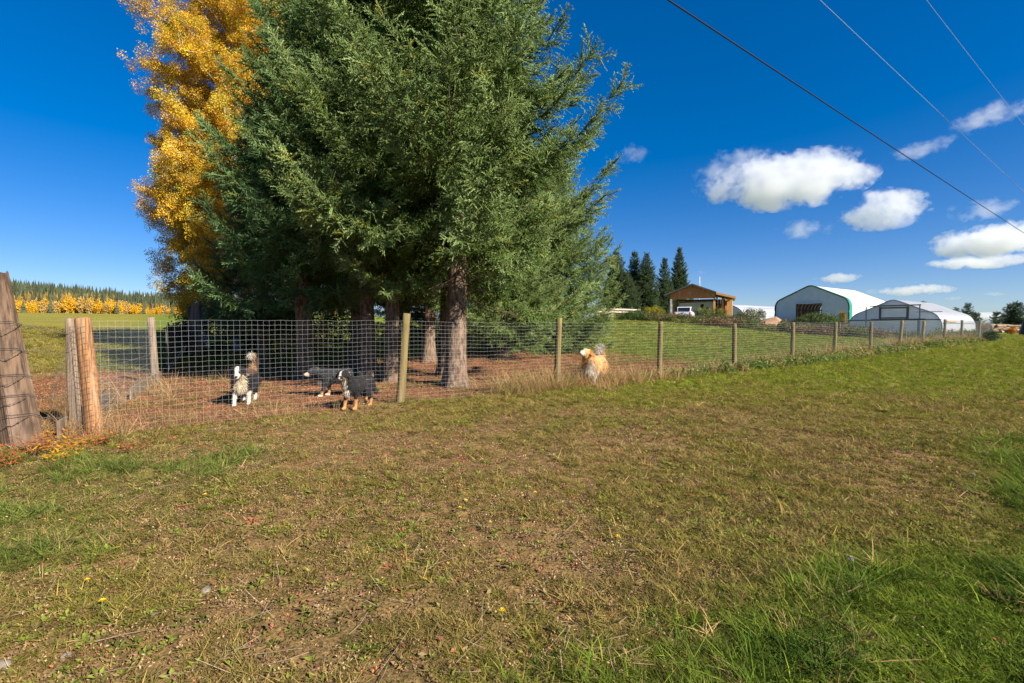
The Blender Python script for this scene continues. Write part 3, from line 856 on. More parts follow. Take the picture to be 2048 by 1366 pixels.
def endwall(prof, y, holes=(), x0=None, x1=None, th=0.03, nx=40):
    """end wall under an arched profile with rectangular openings (xa, xb, za, zb)"""
    mb = MB(); a, b = prof[:, 0].min() * 0.999, prof[:, 0].max() * 0.999
    xs_ = sorted(set(np.linspace(x0 if x0 is not None else a, x1 if x1 is not None else b, nx).tolist() + [v for h in holes for v in h[:2]]))
    for p, q in zip(xs_[:-1], xs_[1:]):
        m = (p + q) / 2; zt = (zprof(prof, p), zprof(prof, q)); spans = [(0.0, None)]
        for (xa, xb, za, zb) in holes:
            if xa <= m <= xb: spans = ([(0.0, za)] if za > 0 else []) + [(zb, None)]
        for (z0_, z1_) in spans:
            za_, zb_ = (z1_, z1_) if z1_ is not None else zt
            V = [[p, y, z0_], [q, y, z0_], [q, y, zb_], [p, y, za_], [p, y + th, z0_], [q, y + th, z0_], [q, y + th, zb_], [p, y + th, za_]]
            mb.add(V, [(0, 1, 2, 3), (7, 6, 5, 4), (0, 4, 5, 1), (3, 2, 6, 7)])
    return mb

def arch_tube(prof, y, r, n=5, step=1):
    return MB().tube(np.stack([prof[::step, 0], np.full(len(prof[::step]), y), prof[::step, 1]], 1), r, n, False)

M_STEEL = pmat('galvanised steel', (0.45, 0.46, 0.47), (0.34, 0.35, 0.36), 8, rough=0.45, metallic=0.7)
M_DKSTEEL = pmat('brown steel rib', (0.10, 0.08, 0.06), (0.07, 0.06, 0.05), 4, rough=0.6)
M_FABRIC = pmat('white building fabric', (0.80, 0.81, 0.82), (0.74, 0.75, 0.77), 0.8, rough=0.6, trans=0.4, bump=0.08, bscale=0.9)
M_GREYFAB = pmat('pale grey end fabric', (0.74, 0.71, 0.84), (0.66, 0.64, 0.77), 0.9, rough=0.7, trans=0.12, bump=0.25, bscale=0.7)
M_GREEN = pmat('green trim', (0.015, 0.16, 0.12), (0.02, 0.20, 0.15), 2, rough=0.5)
M_WEATH = pmat('weathered grey wood', (0.26, 0.20, 0.155), (0.16, 0.125, 0.095), 9, (1, 1, 0.15), 0.9, 0.4)
M_CEDAR = pmat('orange sawn boards', (0.52, 0.22, 0.07), (0.38, 0.15, 0.05), 5, (3, 3, 0.3), 0.8, 0.3, c3=(0.56, 0.27, 0.10))
M_PINE = pmat('fresh pine post', (0.55, 0.30, 0.10), (0.45, 0.23, 0.075), 6, (2, 2, 0.25), 0.75, 0.2)
M_ROOF = pmat('dark metal roof', (0.10, 0.105, 0.11), (0.08, 0.085, 0.09), 1, rough=0.45, metallic=0.3)
M_WHITE = pmat('white car paint', (0.78, 0.78, 0.80), rough=0.25, spec=0.5)
M_CREAM = pmat('cream camper skin', (0.62, 0.58, 0.47), (0.57, 0.53, 0.43), 1.5, rough=0.5)
M_GLASS = pmat('dark window glass', (0.015, 0.018, 0.022), rough=0.05, spec=0.6)
M_RUBBER = pmat('tyre rubber', (0.02, 0.02, 0.02), rough=0.8)
M_RED = pmat('red lamp glass', (0.45, 0.02, 0.015), rough=0.2, spec=0.6)
M_DARKPL = pmat('dark plastic', (0.03, 0.032, 0.036), rough=0.6)

def film(name, col, see, grime=None):
    """greenhouse film: milky, partly see-through"""
    m = bpy.data.materials.new(name); m.use_nodes = True
    nt = m.node_tree; p = nt.nodes['Principled BSDF']; out = nt.nodes['Material Output']
    p.inputs['Roughness'].default_value = 0.28; p.inputs['Specular IOR Level'].default_value = 0.5
    tc = N(nt, 'TexCoord').outputs['Object']
    nz = noise(nt, tc, 1.6, 6, 0.7, (1, 1, 0.45))
    c = mix_rgb(nt, ramp(nt, nz, 0.4, 0.7), col, grime or col)
    nt.links.new(c, p.inputs['Base Color'])
    t = N(nt, 'BsdfTranslucent'); nt.links.new(c, t.inputs[0])
    tr = N(nt, 'BsdfTransparent'); tr.inputs[0].default_value = (0.92, 0.94, 0.95, 1)
    a = N(nt, 'MixShader'); a.inputs[0].default_value = 0.45
    nt.links.new(p.outputs[0], a.inputs[1]); nt.links.new(t.outputs[0], a.inputs[2])
    b = N(nt, 'MixShader')
    r1 = ramp(nt, nz, 0.3, 0.75)
    mm = N(nt, 'MapRange'); nt.links.new(r1, mm.inputs[0]); mm.inputs[3].default_value = see * 0.7; mm.inputs[4].default_value = min(0.95, see * 1.3)
    nt.links.new(mm.outputs[0], b.inputs[0])
    nt.links.new(a.outputs[0], b.inputs[1]); nt.links.new(tr.outputs[0], b.inputs[2]); nt.links.new(b.outputs[0], out.inputs[0])
    bp = N(nt, 'Bump'); bp.inputs['Strength'].default_value = 0.5; bp.inputs['Distance'].default_value = 0.05
    nt.links.new(noise(nt, tc, 2.4, 4, 0.6, (1.6, 1, 0.35)), bp.inputs['Height']); nt.links.new(bp.outputs[0], p.inputs['Normal'])
    return m
M_FILM = film('greenhouse roof film', (0.60, 0.61, 0.65), 0.16, (0.74, 0.75, 0.78))
M_CLEAR = film('greenhouse end film', (0.78, 0.80, 0.84), 0.13, (0.88, 0.90, 0.92))

# --- clear greenhouse
W, H, L = 7.3, 3.45, 12.2
gp = smooth_prof([(1, 0), (1, .28), (.955, .46), (.83, .62), (.5, .78), (.12, .97), (0, 1.0)], W, H)
gh = thing('greenhouse', 'plastic film greenhouse with a wood framed vent window in its clear end', 'greenhouse', frame(1884, 43.5, W), B_RZ)
skin(gp, 0.02, L, 18, 0.02, 0.035).obj('roof_film', M_FILM, gh, True)
win = (-1.0, 1.15, 1.75, 2.72)
endwall(gp, 0.0, [win]).obj('front_film', M_CLEAR, gh)
endwall(gp, L).obj('rear_film', M_CLEAR, gh)
for k in range(9):
    arch_tube(gp * 0.99, 0.05 + k * (L - 0.1) / 8, 0.03).obj('rib', M_STEEL, gh)
arch_tube(gp * 1.005, -0.02, 0.035).obj('front_hoop', M_STEEL, gh)
fr = MB()
wx = (win[0] + win[1]) / 2
w_ = thing_ = link('vent_window', None, gh)
for nm, c, s in [('frame', (win[0], -0.06, (win[2] + win[3]) / 2), (0.17, 0.1, 1.15)), ('frame', (win[1], -0.06, (win[2] + win[3]) / 2), (0.17, 0.1, 1.15)),
                 ('frame', (wx, -0.065, win[3]), (1.98, 0.09, 0.12)), ('frame', (wx, -0.065, win[2]), (1.98, 0.09, 0.12)), ('pane', (wx, -0.02, 2.235), (1.98, 0.02, 0.86))]:
    MB().box(c, s).obj(nm, M_CLEAR if nm == 'pane' else M_WEATH, w_)
MB().box((wx + 0.1, -0.16, 2.93), (4.0, 0.22, 0.10)).obj('header_board', M_WEATH, gh)
MB().box((0, -0.05, 1.55), (W * 0.985, 0.06, 0.09)).obj('cross_board', M_WEATH, gh)
MB().box((wx + 0.3, -0.10, 1.60), (4.2, 0.05, 0.12)).obj('sill_board', M_WEATH, gh)
for x_, z1 in ((-2.15, 2.88), (2.05, 2.88), (1.95, 1.5)):
    MB().box((x_, -0.07, z1 / 2), (0.10, 0.06, z1)).obj('stud', M_STEEL if z1 > 2 else M_WEATH, gh)
MB().box((2.7, -0.03, 2.28), (1.9, 0.05, 0.06)).obj('rail', M_STEEL, gh)
for s, nm in ((1, 'hip_board'), (-1, 'hip_board')):
    MB().box((s * (W / 2 + 0.035), L / 2, 1.25), (0.05, L * 0.985, 0.07)).obj(nm, M_STEEL, gh)
MB().box((W / 2 + 0.06, 2.9, 1.42), (0.06, 3.4, 0.09)).obj('batten', M_PINE, gh)
# plants inside, seen dimly through the film
for i, (x_, y_) in enumerate([(-2.4, 2.5), (-0.2, 3.0), (2.3, 2.6), (-1.3, 6.0), (1.5, 6.5)]):
    wx_ = gh.location.x + x_ * math.cos(B_RZ) - y_ * math.sin(B_RZ); wy_ = gh.location.y + x_ * math.sin(B_RZ) + y_ * math.cos(B_RZ)
    shrub('tomato_plant', 'green crop row showing dimly through the greenhouse film', wx_, wy_, 1.5, 2.5, 1.4, 60, (0.05, 0.10, 0.03), 600 + i, cat='plant', group='crop rows inside the greenhouse', rz=B_RZ)

# --- big fabric building
W, H, L = 12.0, 6.45, 19.0
ap = smooth_prof([(1, 0), (1, .40), (.985, .50), (.945, .58), (.85, .655), (.45, .83), (.10, .982), (0, 1.0)], W, H)
ab = thing('fabric_barn', 'white fabric covered barn with dark green edging and an open front doorway', 'barn', frame(1697, 81, W), B_RZ)
skin(ap, 1.35, L, 1, 0.0).obj('roof_fabric', M_FABRIC, ab, True)
skin(ap, -0.02, 1.35, 1, 0.02).obj('green_edge_band', M_GREEN, ab, True)
skin(ap, L - 0.05, L + 0.25, 1, 0.03).obj('rear_edge_band', M_GREEN, ab, True)
skin(ap * [0.985, 0.985], 0.3, L - 0.2, 1).obj('warm_light_skin', pmat('warm light beige', (0.50, 0.40, 0.28), (0.44, 0.35, 0.25), 0.8, rough=0.8, trans=0.35), ab, True)  # added inner skin, its beige painted in for warm daylight passing through the fabric
door = (-2.35, 1.95, 0.0, 3.35)
endwall(ap, 0.0, [door], nx=60).obj('front_fabric', M_GREYFAB, ab)
endwall(ap, L, nx=40).obj('rear_fabric', M_FABRIC, ab)
t = arch_tube(ap * [1.0, 1.0], -0.05, 0.11, 6); t.obj('green_edge_tube', pmat('dark green edge', (0.006, 0.055, 0.05), rough=0.6), ab)
MB().tube([[door[0] - 0.1, -0.12, 3.45], [-0.2, -0.12, 3.38], [door[1] + 0.1, -0.12, 3.45]], 0.13, 8).obj('rolled_door', M_GREYFAB, ab)
for zz, ln in ((3.85, 4.4), (2.7, 0), (4.9, 0.9)):
    if ln: MB().box((-0.2, -0.03, zz), (ln, 0.04, 0.05)).obj('seam', M_GREYFAB, ab)
for s in (-1, 1):
    MB().box((-0.2 + s * 2.25, -0.04, 1.75), (0.16, 0.06, 3.5)).obj('door_jamb', M_GREYFAB, ab)
for k in range(13):
    y_ = 0.6 + k * (L - 1.0) / 12
    pr = ap * [0.965, 0.975]
    rb = arch_tube(pr, y_, 0.075, 4)
    inn = pr * [0.93, 0.94]
    rb.tube(np.stack([inn[:, 0], np.full(len(inn), y_), inn[:, 1]], 1), 0.055, 4, False)
    rb.obj('truss', M_DKSTEEL, ab)
for zz in (1.3, 2.55):
    for s in (-1, 1):
        MB().box((s * W / 2 * 0.945, L / 2, zz), (0.1, L * 0.97, 0.11)).obj('girt', M_DKSTEEL, ab)
for k in range(5):
    MB().bar((-W / 2 * 0.94, 3 + k * 3.0, 0.1), (-W / 2 * 0.94, 5.6 + k * 3.0, 2.5), 0.06, 0.06).obj('brace', M_DKSTEEL, ab)
MB().box((0, L / 2, 0.0), (W * 0.97, L * 0.97, 0.08)).obj('dirt_floor', pmat('packed earth', (0.16, 0.12, 0.085), (0.12, 0.09, 0.065), 1.5, rough=0.95), ab)
def local(o, x_, y_, z_=0.0):
    a = o.rotation_euler[2]
    return (o.location.x + x_ * math.cos(a) - y_ * math.sin(a), o.location.y + x_ * math.sin(a) + y_ * math.cos(a), o.location.z + z_)
# tractor-like machine inside the doorway
tr = thing('tractor', 'small dark tractor with a roll bar parked inside the fabric barn', 'tractor', local(ab, 0.55, 3.4, 0.04), B_RZ + 0.4)
mb = MB(); mb.box((0, 0.9, 0.95), (0.7, 1.6, 0.6)); mb.box((0, -0.4, 0.85), (0.9, 0.9, 0.45)); mb.box((0, -0.55, 1.25), (0.55, 0.15, 0.5)); mb.obj('body', M_DARKPL, tr)
mb = MB()
for s in (-1, 1): mb.bar((s * 0.55, -0.75, 0.9), (s * 0.55, -0.75, 2.15), 0.09, 0.09)
mb.bar((-0.6, -0.75, 2.15), (0.6, -0.75, 2.15), 0.09, 0.09); mb.obj('roll_bar', M_DARKPL, tr)
mb = MB(); mb.box((0, -0.2, 2.2), (1.3, 1.5, 0.09)); mb.obj('canopy', M_DARKPL, tr)
for s in (-1, 1):
    for y_, r_ in ((-0.5, 0.62), (1.35, 0.38)):
        MB().tube([[s * 0.55, y_, r_], [s * 0.85, y_, r_]], r_, 16).obj('wheel', M_RUBBER, tr)

# --- far white greenhouse
W, H, L = 10.0, 4.0, 30.0
wp = smooth_prof([(1, 0), (.985, .25), (.9, .5), (.68, .76), (.35, .94), (0, 1.0)], W, H)
wg = thing('greenhouse', 'long white tunnel greenhouse with streaked film between the carport and the fabric barn', 'greenhouse', frame(1490, 100, W), B_RZ)
M_WFILM = pmat('white streaked film', (0.48, 0.49, 0.54), (0.30, 0.33, 0.39), 1.2, (0.6, 0.08, 2.2), 0.5, trans=0.2)
skin(wp, 0.0, L, 2).obj('roof_film', M_WFILM, wg, True)
endwall(wp, 0.05).obj('front_film', M_CLEAR, wg)
endwall(wp, L - 0.05).obj('rear_film', M_CLEAR, wg)
arch_tube(wp * 1.004, -0.02, 0.08).obj('front_hoop', M_DKSTEEL, wg)
MB().box((0, -0.02, 1.6), (W * 0.96, 0.05, 0.08)).obj('cross_board', M_DKSTEEL, wg)
MB().box((W / 2 * 0.985 + 0.05, L / 2, 1.0), (0.06, L, 0.1)).obj('hip_board', M_FABRIC, wg)
for zz_ in (0.35, 0.55, 0.72, 0.86):
    i_ = int(np.argmin(np.abs(wp[:, 1] - zz_ * H) + (wp[:, 0] < 0) * 100))
    MB().bar((wp[i_, 0] + 0.03, 0.1, wp[i_, 1] + 0.03), (wp[i_, 0] + 0.03, L - 0.1, wp[i_, 1] + 0.03), 0.05, 0.05).obj('purlin', M_WFILM, wg)

# --- carport
W, L = 5.5, 7.0
C_RZ = math.atan2(-0.42, 0.907)
_x, _y = at_px(1384, 63)
cp = thing('carport', 'open timber carport with an orange board gable and dark roof', 'carport', (_x, _y, gz(_x, _y) - 0.05), C_RZ)
EZ, PZ = 3.68, 4.75
def roof_z(x_): return PZ - abs(x_) / (W / 2) * (PZ - EZ)
def slab(x0, x1, y0, y1, th):
    P = [(x0, roof_z(x0)), (x1, roof_z(x1)), (x1, roof_z(x1) + th), (x0, roof_z(x0) + th)]
    return MB().extrude(P, y0, y1)
slab(-W / 2 - 0.75, 0, -0.7, L + 0.5, 0.16).obj('roof_panel', M_ROOF, cp)
slab(0, W / 2 + 0.1, -0.7, L + 0.5, 0.16).obj('roof_panel', M_ROOF, cp)
MB().extrude([(W / 2 + 0.1, 3.62), (W / 2 + 2.3, 3.02), (W / 2 + 2.3, 3.12), (W / 2 + 0.1, 3.72)], -0.2, L).obj('lean_to_roof', M_ROOF, cp)
MB().extrude([(W / 2 + 0.1, 3.46), (W / 2 + 2.35, 2.86), (W / 2 + 2.35, 3.13), (W / 2 + 0.1, 3.73)], -0.3, -0.2).obj('rafter', M_PINE, cp)
for y_ in (1.6, 2.8, 4.0, 5.2, 6.4, 7.6):
    MB().extrude([(W / 2 + 0.1, 3.48), (W / 2 + 2.25, 2.9), (W / 2 + 2.25, 3.01), (W / 2 + 0.1, 3.6)], y_, y_ + 0.08).obj('rafter', M_PINE, cp)
nb = 30
bm_ = []
for k in range(nb):
    x0 = -W / 2 + k * W / nb; x1 = x0 + W / nb - 0.02; zb = 3.2
    d_ = 0.012 * (k % 2)
    MB().extrude([(x0, zb), (x1, zb), (x1, roof_z(x1) - 0.01), (x0, roof_z(x0) - 0.01)], -0.06 - d_, -0.02).obj('board', M_CEDAR, cp)
MB().extrude([(-W / 2 + 0.02, 3.22), (W / 2 - 0.02, 3.22), (W / 2 - 0.02, roof_z(W / 2) - 0.03), (0, roof_z(0) - 0.03), (-W / 2 + 0.02, roof_z(W / 2) - 0.03)], 0.0, 0.02).obj('gable_backing', M_CEDAR, cp)
MB().box((0, 0.10, 3.12), (W, 0.14, 0.24)).obj('beam', M_CEDAR, cp)
MB().box((0, L, 3.12), (W, 0.14, 0.24)).obj('beam', M_CEDAR, cp)
for s in (-1, 1):
    MB().box((s * W / 2, L / 2, 3.4), (0.16, L, 0.26)).obj('beam', M_CEDAR, cp)
M_GREYPOST = pmat('grey post', (0.42, 0.42, 0.42), (0.3, 0.3, 0.29), 4, rough=0.8)
for x_, y_, m_ in ((-W / 2 + 0.1, 0.06, M_GREYPOST), (W / 2 - 0.1, 0.06, M_PINE), (-W / 2 + 0.1, 4.0, M_PINE), (-W / 2 + 0.1, L, M_PINE), (W / 2 - 0.1, 4.0, M_PINE), (W / 2 - 0.1, L, M_PINE), (W / 2 + 0.85, 0.5, M_PINE)):
    MB().box((x_, y_, 1.5), (0.24, 0.22, 3.0)).obj('post', m_, cp)
for k in range(17):                                                   # boards of the inner side wall, with light gaps
    if k in (3, 8): continue
    MB().box((W / 2 + 1.0 + 0.02 * (k % 2), 0.9 + k * 0.37, 1.5), (0.05, 0.32, 3.0)).obj('board', M_CEDAR, cp)
for k in range(20):
    MB().box((-W / 2 + 1.4 + k * 0.31, L + 0.14, 1.6), (0.29, 0.04, 3.2)).obj('board', M_CEDAR, cp)
for k in range(15):
    MB().box((W / 2 + 1.95, 0.3 + k * 0.36, 1.45), (0.06, 0.34, 2.9)).obj('board', M_PINE, cp)
for k in range(2):
    MB().box((W / 2 + 1.52 + k * 0.30, 0.10, 1.45), (0.29, 0.06, 2.9), -0.0).obj('board', M_PINE, cp)
mast = thing('mast', 'thin white mast standing up behind the carport ridge', 'mast', local(cp, 0.3, L + 1.2))
MB().tube([[0, 0, -0.2], [0, 0, 5.0], [0.03, 0, 6.6]], [0.06, 0.055, 0.04], 6).obj('pole', M_WHITE, mast)
MB().box((0.05, 0, 5.4), (0.12, 0.1, 0.5)).obj('bracket', M_STEEL, mast)

def wheel(parent, x_, y_, r_, w_, s):
    w = MB().tube([[x_, y_, r_], [x_ + s * w_, y_, r_]], r_, 18).obj('wheel', M_RUBBER, parent)
    MB().tube([[x_ + s * (w_ - 0.01), y_, r_], [x_ + s * (w_ + 0.012), y_, r_]], r_ * 0.6, 14).obj('rim', M_STEEL, w)
# --- pickup, tail towards the gable side
xx_, yy_ = at_px(1364, 57.0)
pk = thing('pickup_truck', 'white pickup truck parked tail first before the carport', 'pickup truck', (xx_, yy_, gz(xx_, yy_)), C_RZ)
side = [(0.0, 0.62), (0.02, 1.18), (2.05, 1.22), (2.12, 1.25), (4.1, 1.25), (5.45, 1.13), (5.6, 0.95), (5.6, 0.55), (5.2, 0.42), (0.2, 0.45)]
mb = MB(); mb.extrude(side, -0.95, 0.95, 'x'); body = mb.obj('body', M_WHITE, pk)
MB().box((0, 1.08, 1.225), (1.5, 1.9, 0.03)).obj('bed_liner', M_DARKPL, pk)
cab = [(2.15, 1.25), (2.3, 1.86), (3.55, 1.88), (4.25, 1.25)]
MB().extrude(cab, -0.78, 0.78, 'x').obj('cab', M_WHITE, pk)
MB().extrude([(2.145, 1.34), (2.255, 1.78), (2.265, 1.78), (2.155, 1.34)], -0.68, 0.68, 'x').obj('rear_window', M_GLASS, pk)
for s in (-1, 1):
    MB().extrude([(2.45, 1.33), (2.52, 1.78), (3.05, 1.79), (3.05, 1.33)], s * 0.782, s * 0.79, 'x').obj('side_window', M_GLASS, pk)
    MB().extrude([(3.12, 1.33), (3.12, 1.79), (3.5, 1.79), (3.98, 1.33)], s * 0.782, s * 0.79, 'x').obj('side_window', M_GLASS, pk)
    MB().box((s * 0.86, -0.01, 0.98), (0.16, 0.06, 0.34)).obj('tail_light', M_RED, pk)
    MB().box((s * 1.03, 3.75, 1.36), (0.2, 0.12, 0.2)).obj('mirror', M_DARKPL, pk)
    wheel(pk, s * 0.72, 1.15, 0.38, 0.24, s); wheel(pk, s * 0.72, 4.55, 0.38, 0.24, s)
MB().box((0, -0.015, 0.93), (1.5, 0.05, 0.44)).obj('tailgate', M_WHITE, pk)
MB().box((0, -0.05, 1.06), (0.3, 0.02, 0.07)).obj('tailgate_handle', M_DARKPL, pk)
MB().box((0, -0.10, 0.55), (1.8, 0.18, 0.2)).obj('bumper', M_STEEL, pk)
# --- camper in the carport
cm_ = thing('camper', 'cream slide-in camper with a sloping nose stored inside the carport', 'camper', local(cp, 0.45, 2.2), C_RZ)
MB().extrude([(-2.6, 1.55), (-2.2, 2.55), (2.05, 2.62), (2.05, 0.75), (0.1, 0.75), (0.1, 1.42), (-2.6, 1.42)], 0.0, 2.2).obj('shell', M_CREAM, cm_)
MB().extrude([(0.35, 1.75), (0.45, 2.35), (0.8, 2.35), (0.8, 1.75)], -0.03, -0.005).obj('window', M_GLASS, cm_)
MB().extrude([(1.1, 1.55), (1.1, 2.0), (1.35, 2.0), (1.35, 1.55)], -0.03, -0.005).obj('window', M_GLASS, cm_)
MB().extrude([(0.15, 1.46), (0.3, 2.5), (0.34, 2.5), (0.19, 1.46)], -0.02, -0.002).obj('trim', M_WHITE, cm_)
MB().box((-1.2, 1.1, 0.95), (2.2, 1.6, 0.8)).obj('bed_support', M_DARKPL, cm_)
for x_, y_ in ((0.2, 0.2), (2.0, 0.2), (0.2, 2.0), (2.0, 2.0)):
    MB().box((x_, y_, 0.4), (0.07, 0.07, 0.8)).obj('jack_leg', M_STEEL, cm_)
for i, (x_, y_, w_, h_, m_, lb) in enumerate([(2.2, 1.2, 0.7, 0.8, M_WHITE, 'white chest freezer under the carport beside the camper'), (3.3, 0.7, 0.5, 1.0, M_WHITE, 'white drum under the lean-to roof of the carport')]):
    o = thing('storage_box', lb, 'storage box', local(cp, x_, y_), C_RZ)
    MB().box((0, 0, h_ / 2), (w_, 0.6, h_)).obj('body', m_, o); MB().box((0, 0, h_ + 0.03), (w_ + 0.05, 0.65, 0.06)).obj('lid', M_GREYPOST, o)

# --- plank fence with a pallet, left of the carport
M_PALE = pmat('pale peeled planks', (0.56, 0.44, 0.33), (0.42, 0.32, 0.23), 5, (0.4, 0.4, 3), 0.85, 0.2)
def planks(p0, p1, name, label, nposts, rails, hpost, cat='fence'):
    o = thing(name, label, cat, (p0[0], p0[1], 0))
    d = np.array([p1[0] - p0[0], p1[1] - p0[1]]); L_ = np.linalg.norm(d); d /= L_
    nrm = np.array([d[1], -d[0]])
    for k in range(nposts):
        q = d * L_ * k / (nposts - 1); z = gz(p0[0] + q[0], p0[1] + q[1])
        MB().tube([[q[0], q[1], z - 0.2], [q[0] + 0.02, q[1], z + hpost * (0.9 + 0.25 * random.random())]], 0.075, 7).obj('post', M_WEATH, o)
    for k in range(nposts - 1):
        a = d * L_ * k / (nposts - 1); b = d * L_ * (k + 1) / (nposts - 1)
        for rz_ in rails:
            za, zb_ = gz(p0[0] + a[0], p0[1] + a[1]) + rz_, gz(p0[0] + b[0], p0[1] + b[1]) + rz_
            off = nrm * 0.10
            MB().bar((a[0] + off[0] - d[0] * 0.05, a[1] + off[1], za + 0.02 * random.random()), (b[0] + off[0], b[1] + off[1], zb_ + 0.02 * random.random()), 0.04, 0.17).obj('rail', M_PALE, o)
    return o
p0, p1 = at_px(1192, 59), at_px(1279, 64)
planks(p0, p1, 'plank_fence', 'pale plank rail fence left of the carport', 6, (0.35, 0.72, 1.08, 1.42), 1.7)
xx_, yy_ = at_px(1217, 58.2)
pl = thing('pallet', 'wooden pallet stood on edge against the plank fence', 'pallet', (xx_, yy_, gz(xx_, yy_)), 0.25)
for k in range(7): MB().box((0, 0, 0.08 + k * 0.2), (1.25, 0.03, 0.13)).obj('slat', M_PALE, pl)
for x_ in (-0.55, 0, 0.55): MB().box((x_, 0.07, 0.7), (0.1, 0.09, 1.4)).obj('stringer', M_WEATH, pl)

# --- right edge: log pile, tarp, stakes
xx_, yy_ = at_px(2012, 72)
r = np.random.default_rng(9)
M_LOG = pmat('cut log', (0.30, 0.20, 0.12), (0.17, 0.12, 0.08), 4, rough=0.9)
dv = FU
cnt = 0
for lay in range(4):
    for k in range(9 - lay):
        q = (k - (9 - lay) / 2) * 0.42
        x_, y_ = xx_ + q * 1.9 * 0.9, yy_ + q * 0.3 + r.normal() * 0.15
        z_ = gz(x_, y_) + 0.16 + lay * 0.3
        o = tag(MB().tube([[-1.0, -0.2 * r.normal(), 0], [1.0, 0.2 * r.normal(), 0.08 * r.normal()]], 0.15 + 0.04 * r.random(), 8).obj('log', M_LOG, None, loc=(x_, y_, z_), rz=r.normal() * 0.2),
                'cut log in the brown stack under the twin far spruces', 'log', 'logs stacked below the far spruces')
shrub('orange_bush', 'small round orange bush before the log pile', *at_px(2024, 66), 1.1, 1.1, 0.95, 60, (0.42, 0.16, 0.012), 71, K_WEED)
shrub('dark_hedge', 'dark low growth behind the log pile', *at_px(2040, 84), 6.0, 2.5, 2.0, 90, (0.05, 0.06, 0.03), 72, size=1.6)
xx_, yy_ = at_px(2056, 62)
tp_ = thing('tarp_stack', 'dark tarp covered stack cut by the right edge of the view', 'covered stack', (xx_, yy_, gz(xx_, yy_) - 0.05))
M_TARP = pmat('dark blue tarp', (0.030, 0.040, 0.055), (0.02, 0.026, 0.035), 2.5, rough=0.55, bump=0.6, bscale=3)
MB().tube([[0, 0, 0], [0, 0, 0.5], [0.03, 0, 1.3], [0.05, 0, 2.0], [0.05, 0, 2.3]], [0.85, 0.80, 0.68, 0.5, 0.12], 11, True, 0.06).obj('cover', M_TARP, tp_, True)
MB().tube([[0, 0, 0.72], [0.0, 0.0, 0.76]], 0.80, 14).obj('strap', M_DARKPL, tp_)
# ------------------------------------------------------------------ fences
M_TREATED = pmat('greenish treated post', (0.175, 0.135, 0.045), (0.10, 0.075, 0.028), 9, (2, 2, 0.16), 0.85, 0.6, c3=(0.22, 0.16, 0.075))
M_ORANGE = pmat('orange new post', (0.34, 0.165, 0.062), (0.13, 0.06, 0.028), 26, (2.2, 2.2, 0.07), 0.85, 0.9, c3=(0.34, 0.24, 0.15))
M_OLDWOOD = pmat('old split log', (0.150, 0.095, 0.058), (0.055, 0.034, 0.023), 9, (2.4, 2.4, 0.13), 0.9, 1.0, 12, c3=(0.25, 0.17, 0.125))
M_SILVER = pmat('silvered post', (0.25, 0.185, 0.13), (0.125, 0.09, 0.065), 10, (2, 2, 0.15), 0.9, 0.5)
M_WIRE = pmat('fence wire', (0.44, 0.47, 0.46), rough=0.55, metallic=0.2, spec=0.4)
M_GREYWIRE = pmat('dull fence wire', (0.30, 0.33, 0.34), rough=0.5, metallic=0.3)
M_BARB = pmat('old barbed wire', (0.22, 0.20, 0.18), (0.15, 0.12, 0.10), 20, rough=0.6, metallic=0.5)

def post_mesh(h, r0, r1, lean=(0, 0), n=12, seed=0, sq=None):
    r = np.random.default_rng(seed)
    zz = np.concatenate([[-0.25], np.linspace(0, h, 9), [h + r1 * 0.12]])
    rad = np.concatenate([[r0], np.linspace(r0, r1, 9), [r1 * 0.82]])
    pts = np.stack([lean[0] * zz + 0.006 * np.sin(zz * 3 + seed), lean[1] * zz, zz], 1)
    mb = MB().tube(pts, rad, n, True, 0.035, sq)
    return mb
fence = thing('wire_fence', 'square mesh wire fence on round wooden posts running along the grass', 'fence', (F0[0], F0[1], 0))
NB = 13
FH = 1.56
posts = []
for n in range(NB + 1):
    kx = ((185, 798, 1113, 1319, 1469, 1584, 1668, 1740, 1799, 1843, 1888, 1922, 1956, 1982)[n] - 1024) / F_PX
    x, y = uvp((kx * F0[1] - F0[0]) / (FU[0] - kx * FU[1]), -0.02); x -= F0[0]; y -= F0[1]
    posts.append((x, y))
    lean = {0: (-0.075, 0.0), 1: (0.085, 0.0), 2: (0.03, 0), 3: (0.005, 0), 8: (0.06, 0), 9: (0.085, 0.02), 7: (0.02, 0), 6: (0.03, 0), 12: (0.07, 0), 10: (0.01, 0)}.get(n, (0.02 * random.gauss(0, 1), 0.01))
    hh = {0: 1.62, 1: 1.72, 2: 1.70, 3: 1.62, 13: 1.25}.get(n, 1.62 + 0.03 * random.gauss(0, 1))
    z = gz(F0[0] + x, F0[1] + y)
    xx, yy = x - lean[0] * 0.0, y
    m = M_ORANGE if n == 0 else M_TREATED
    r_ = 0.102 if n == 0 else 0.078 + 0.008 * random.random()
    o = post_mesh(hh, r_, r_ * 0.86, lean, 14, n).obj('post', m, fence, True, loc=(xx, yy, z))
    if n == 0: o['label'] = 'orange round corner post with wire wrapped round it'
PITCH_H, PITCH_V = 0.0850, 0.0765
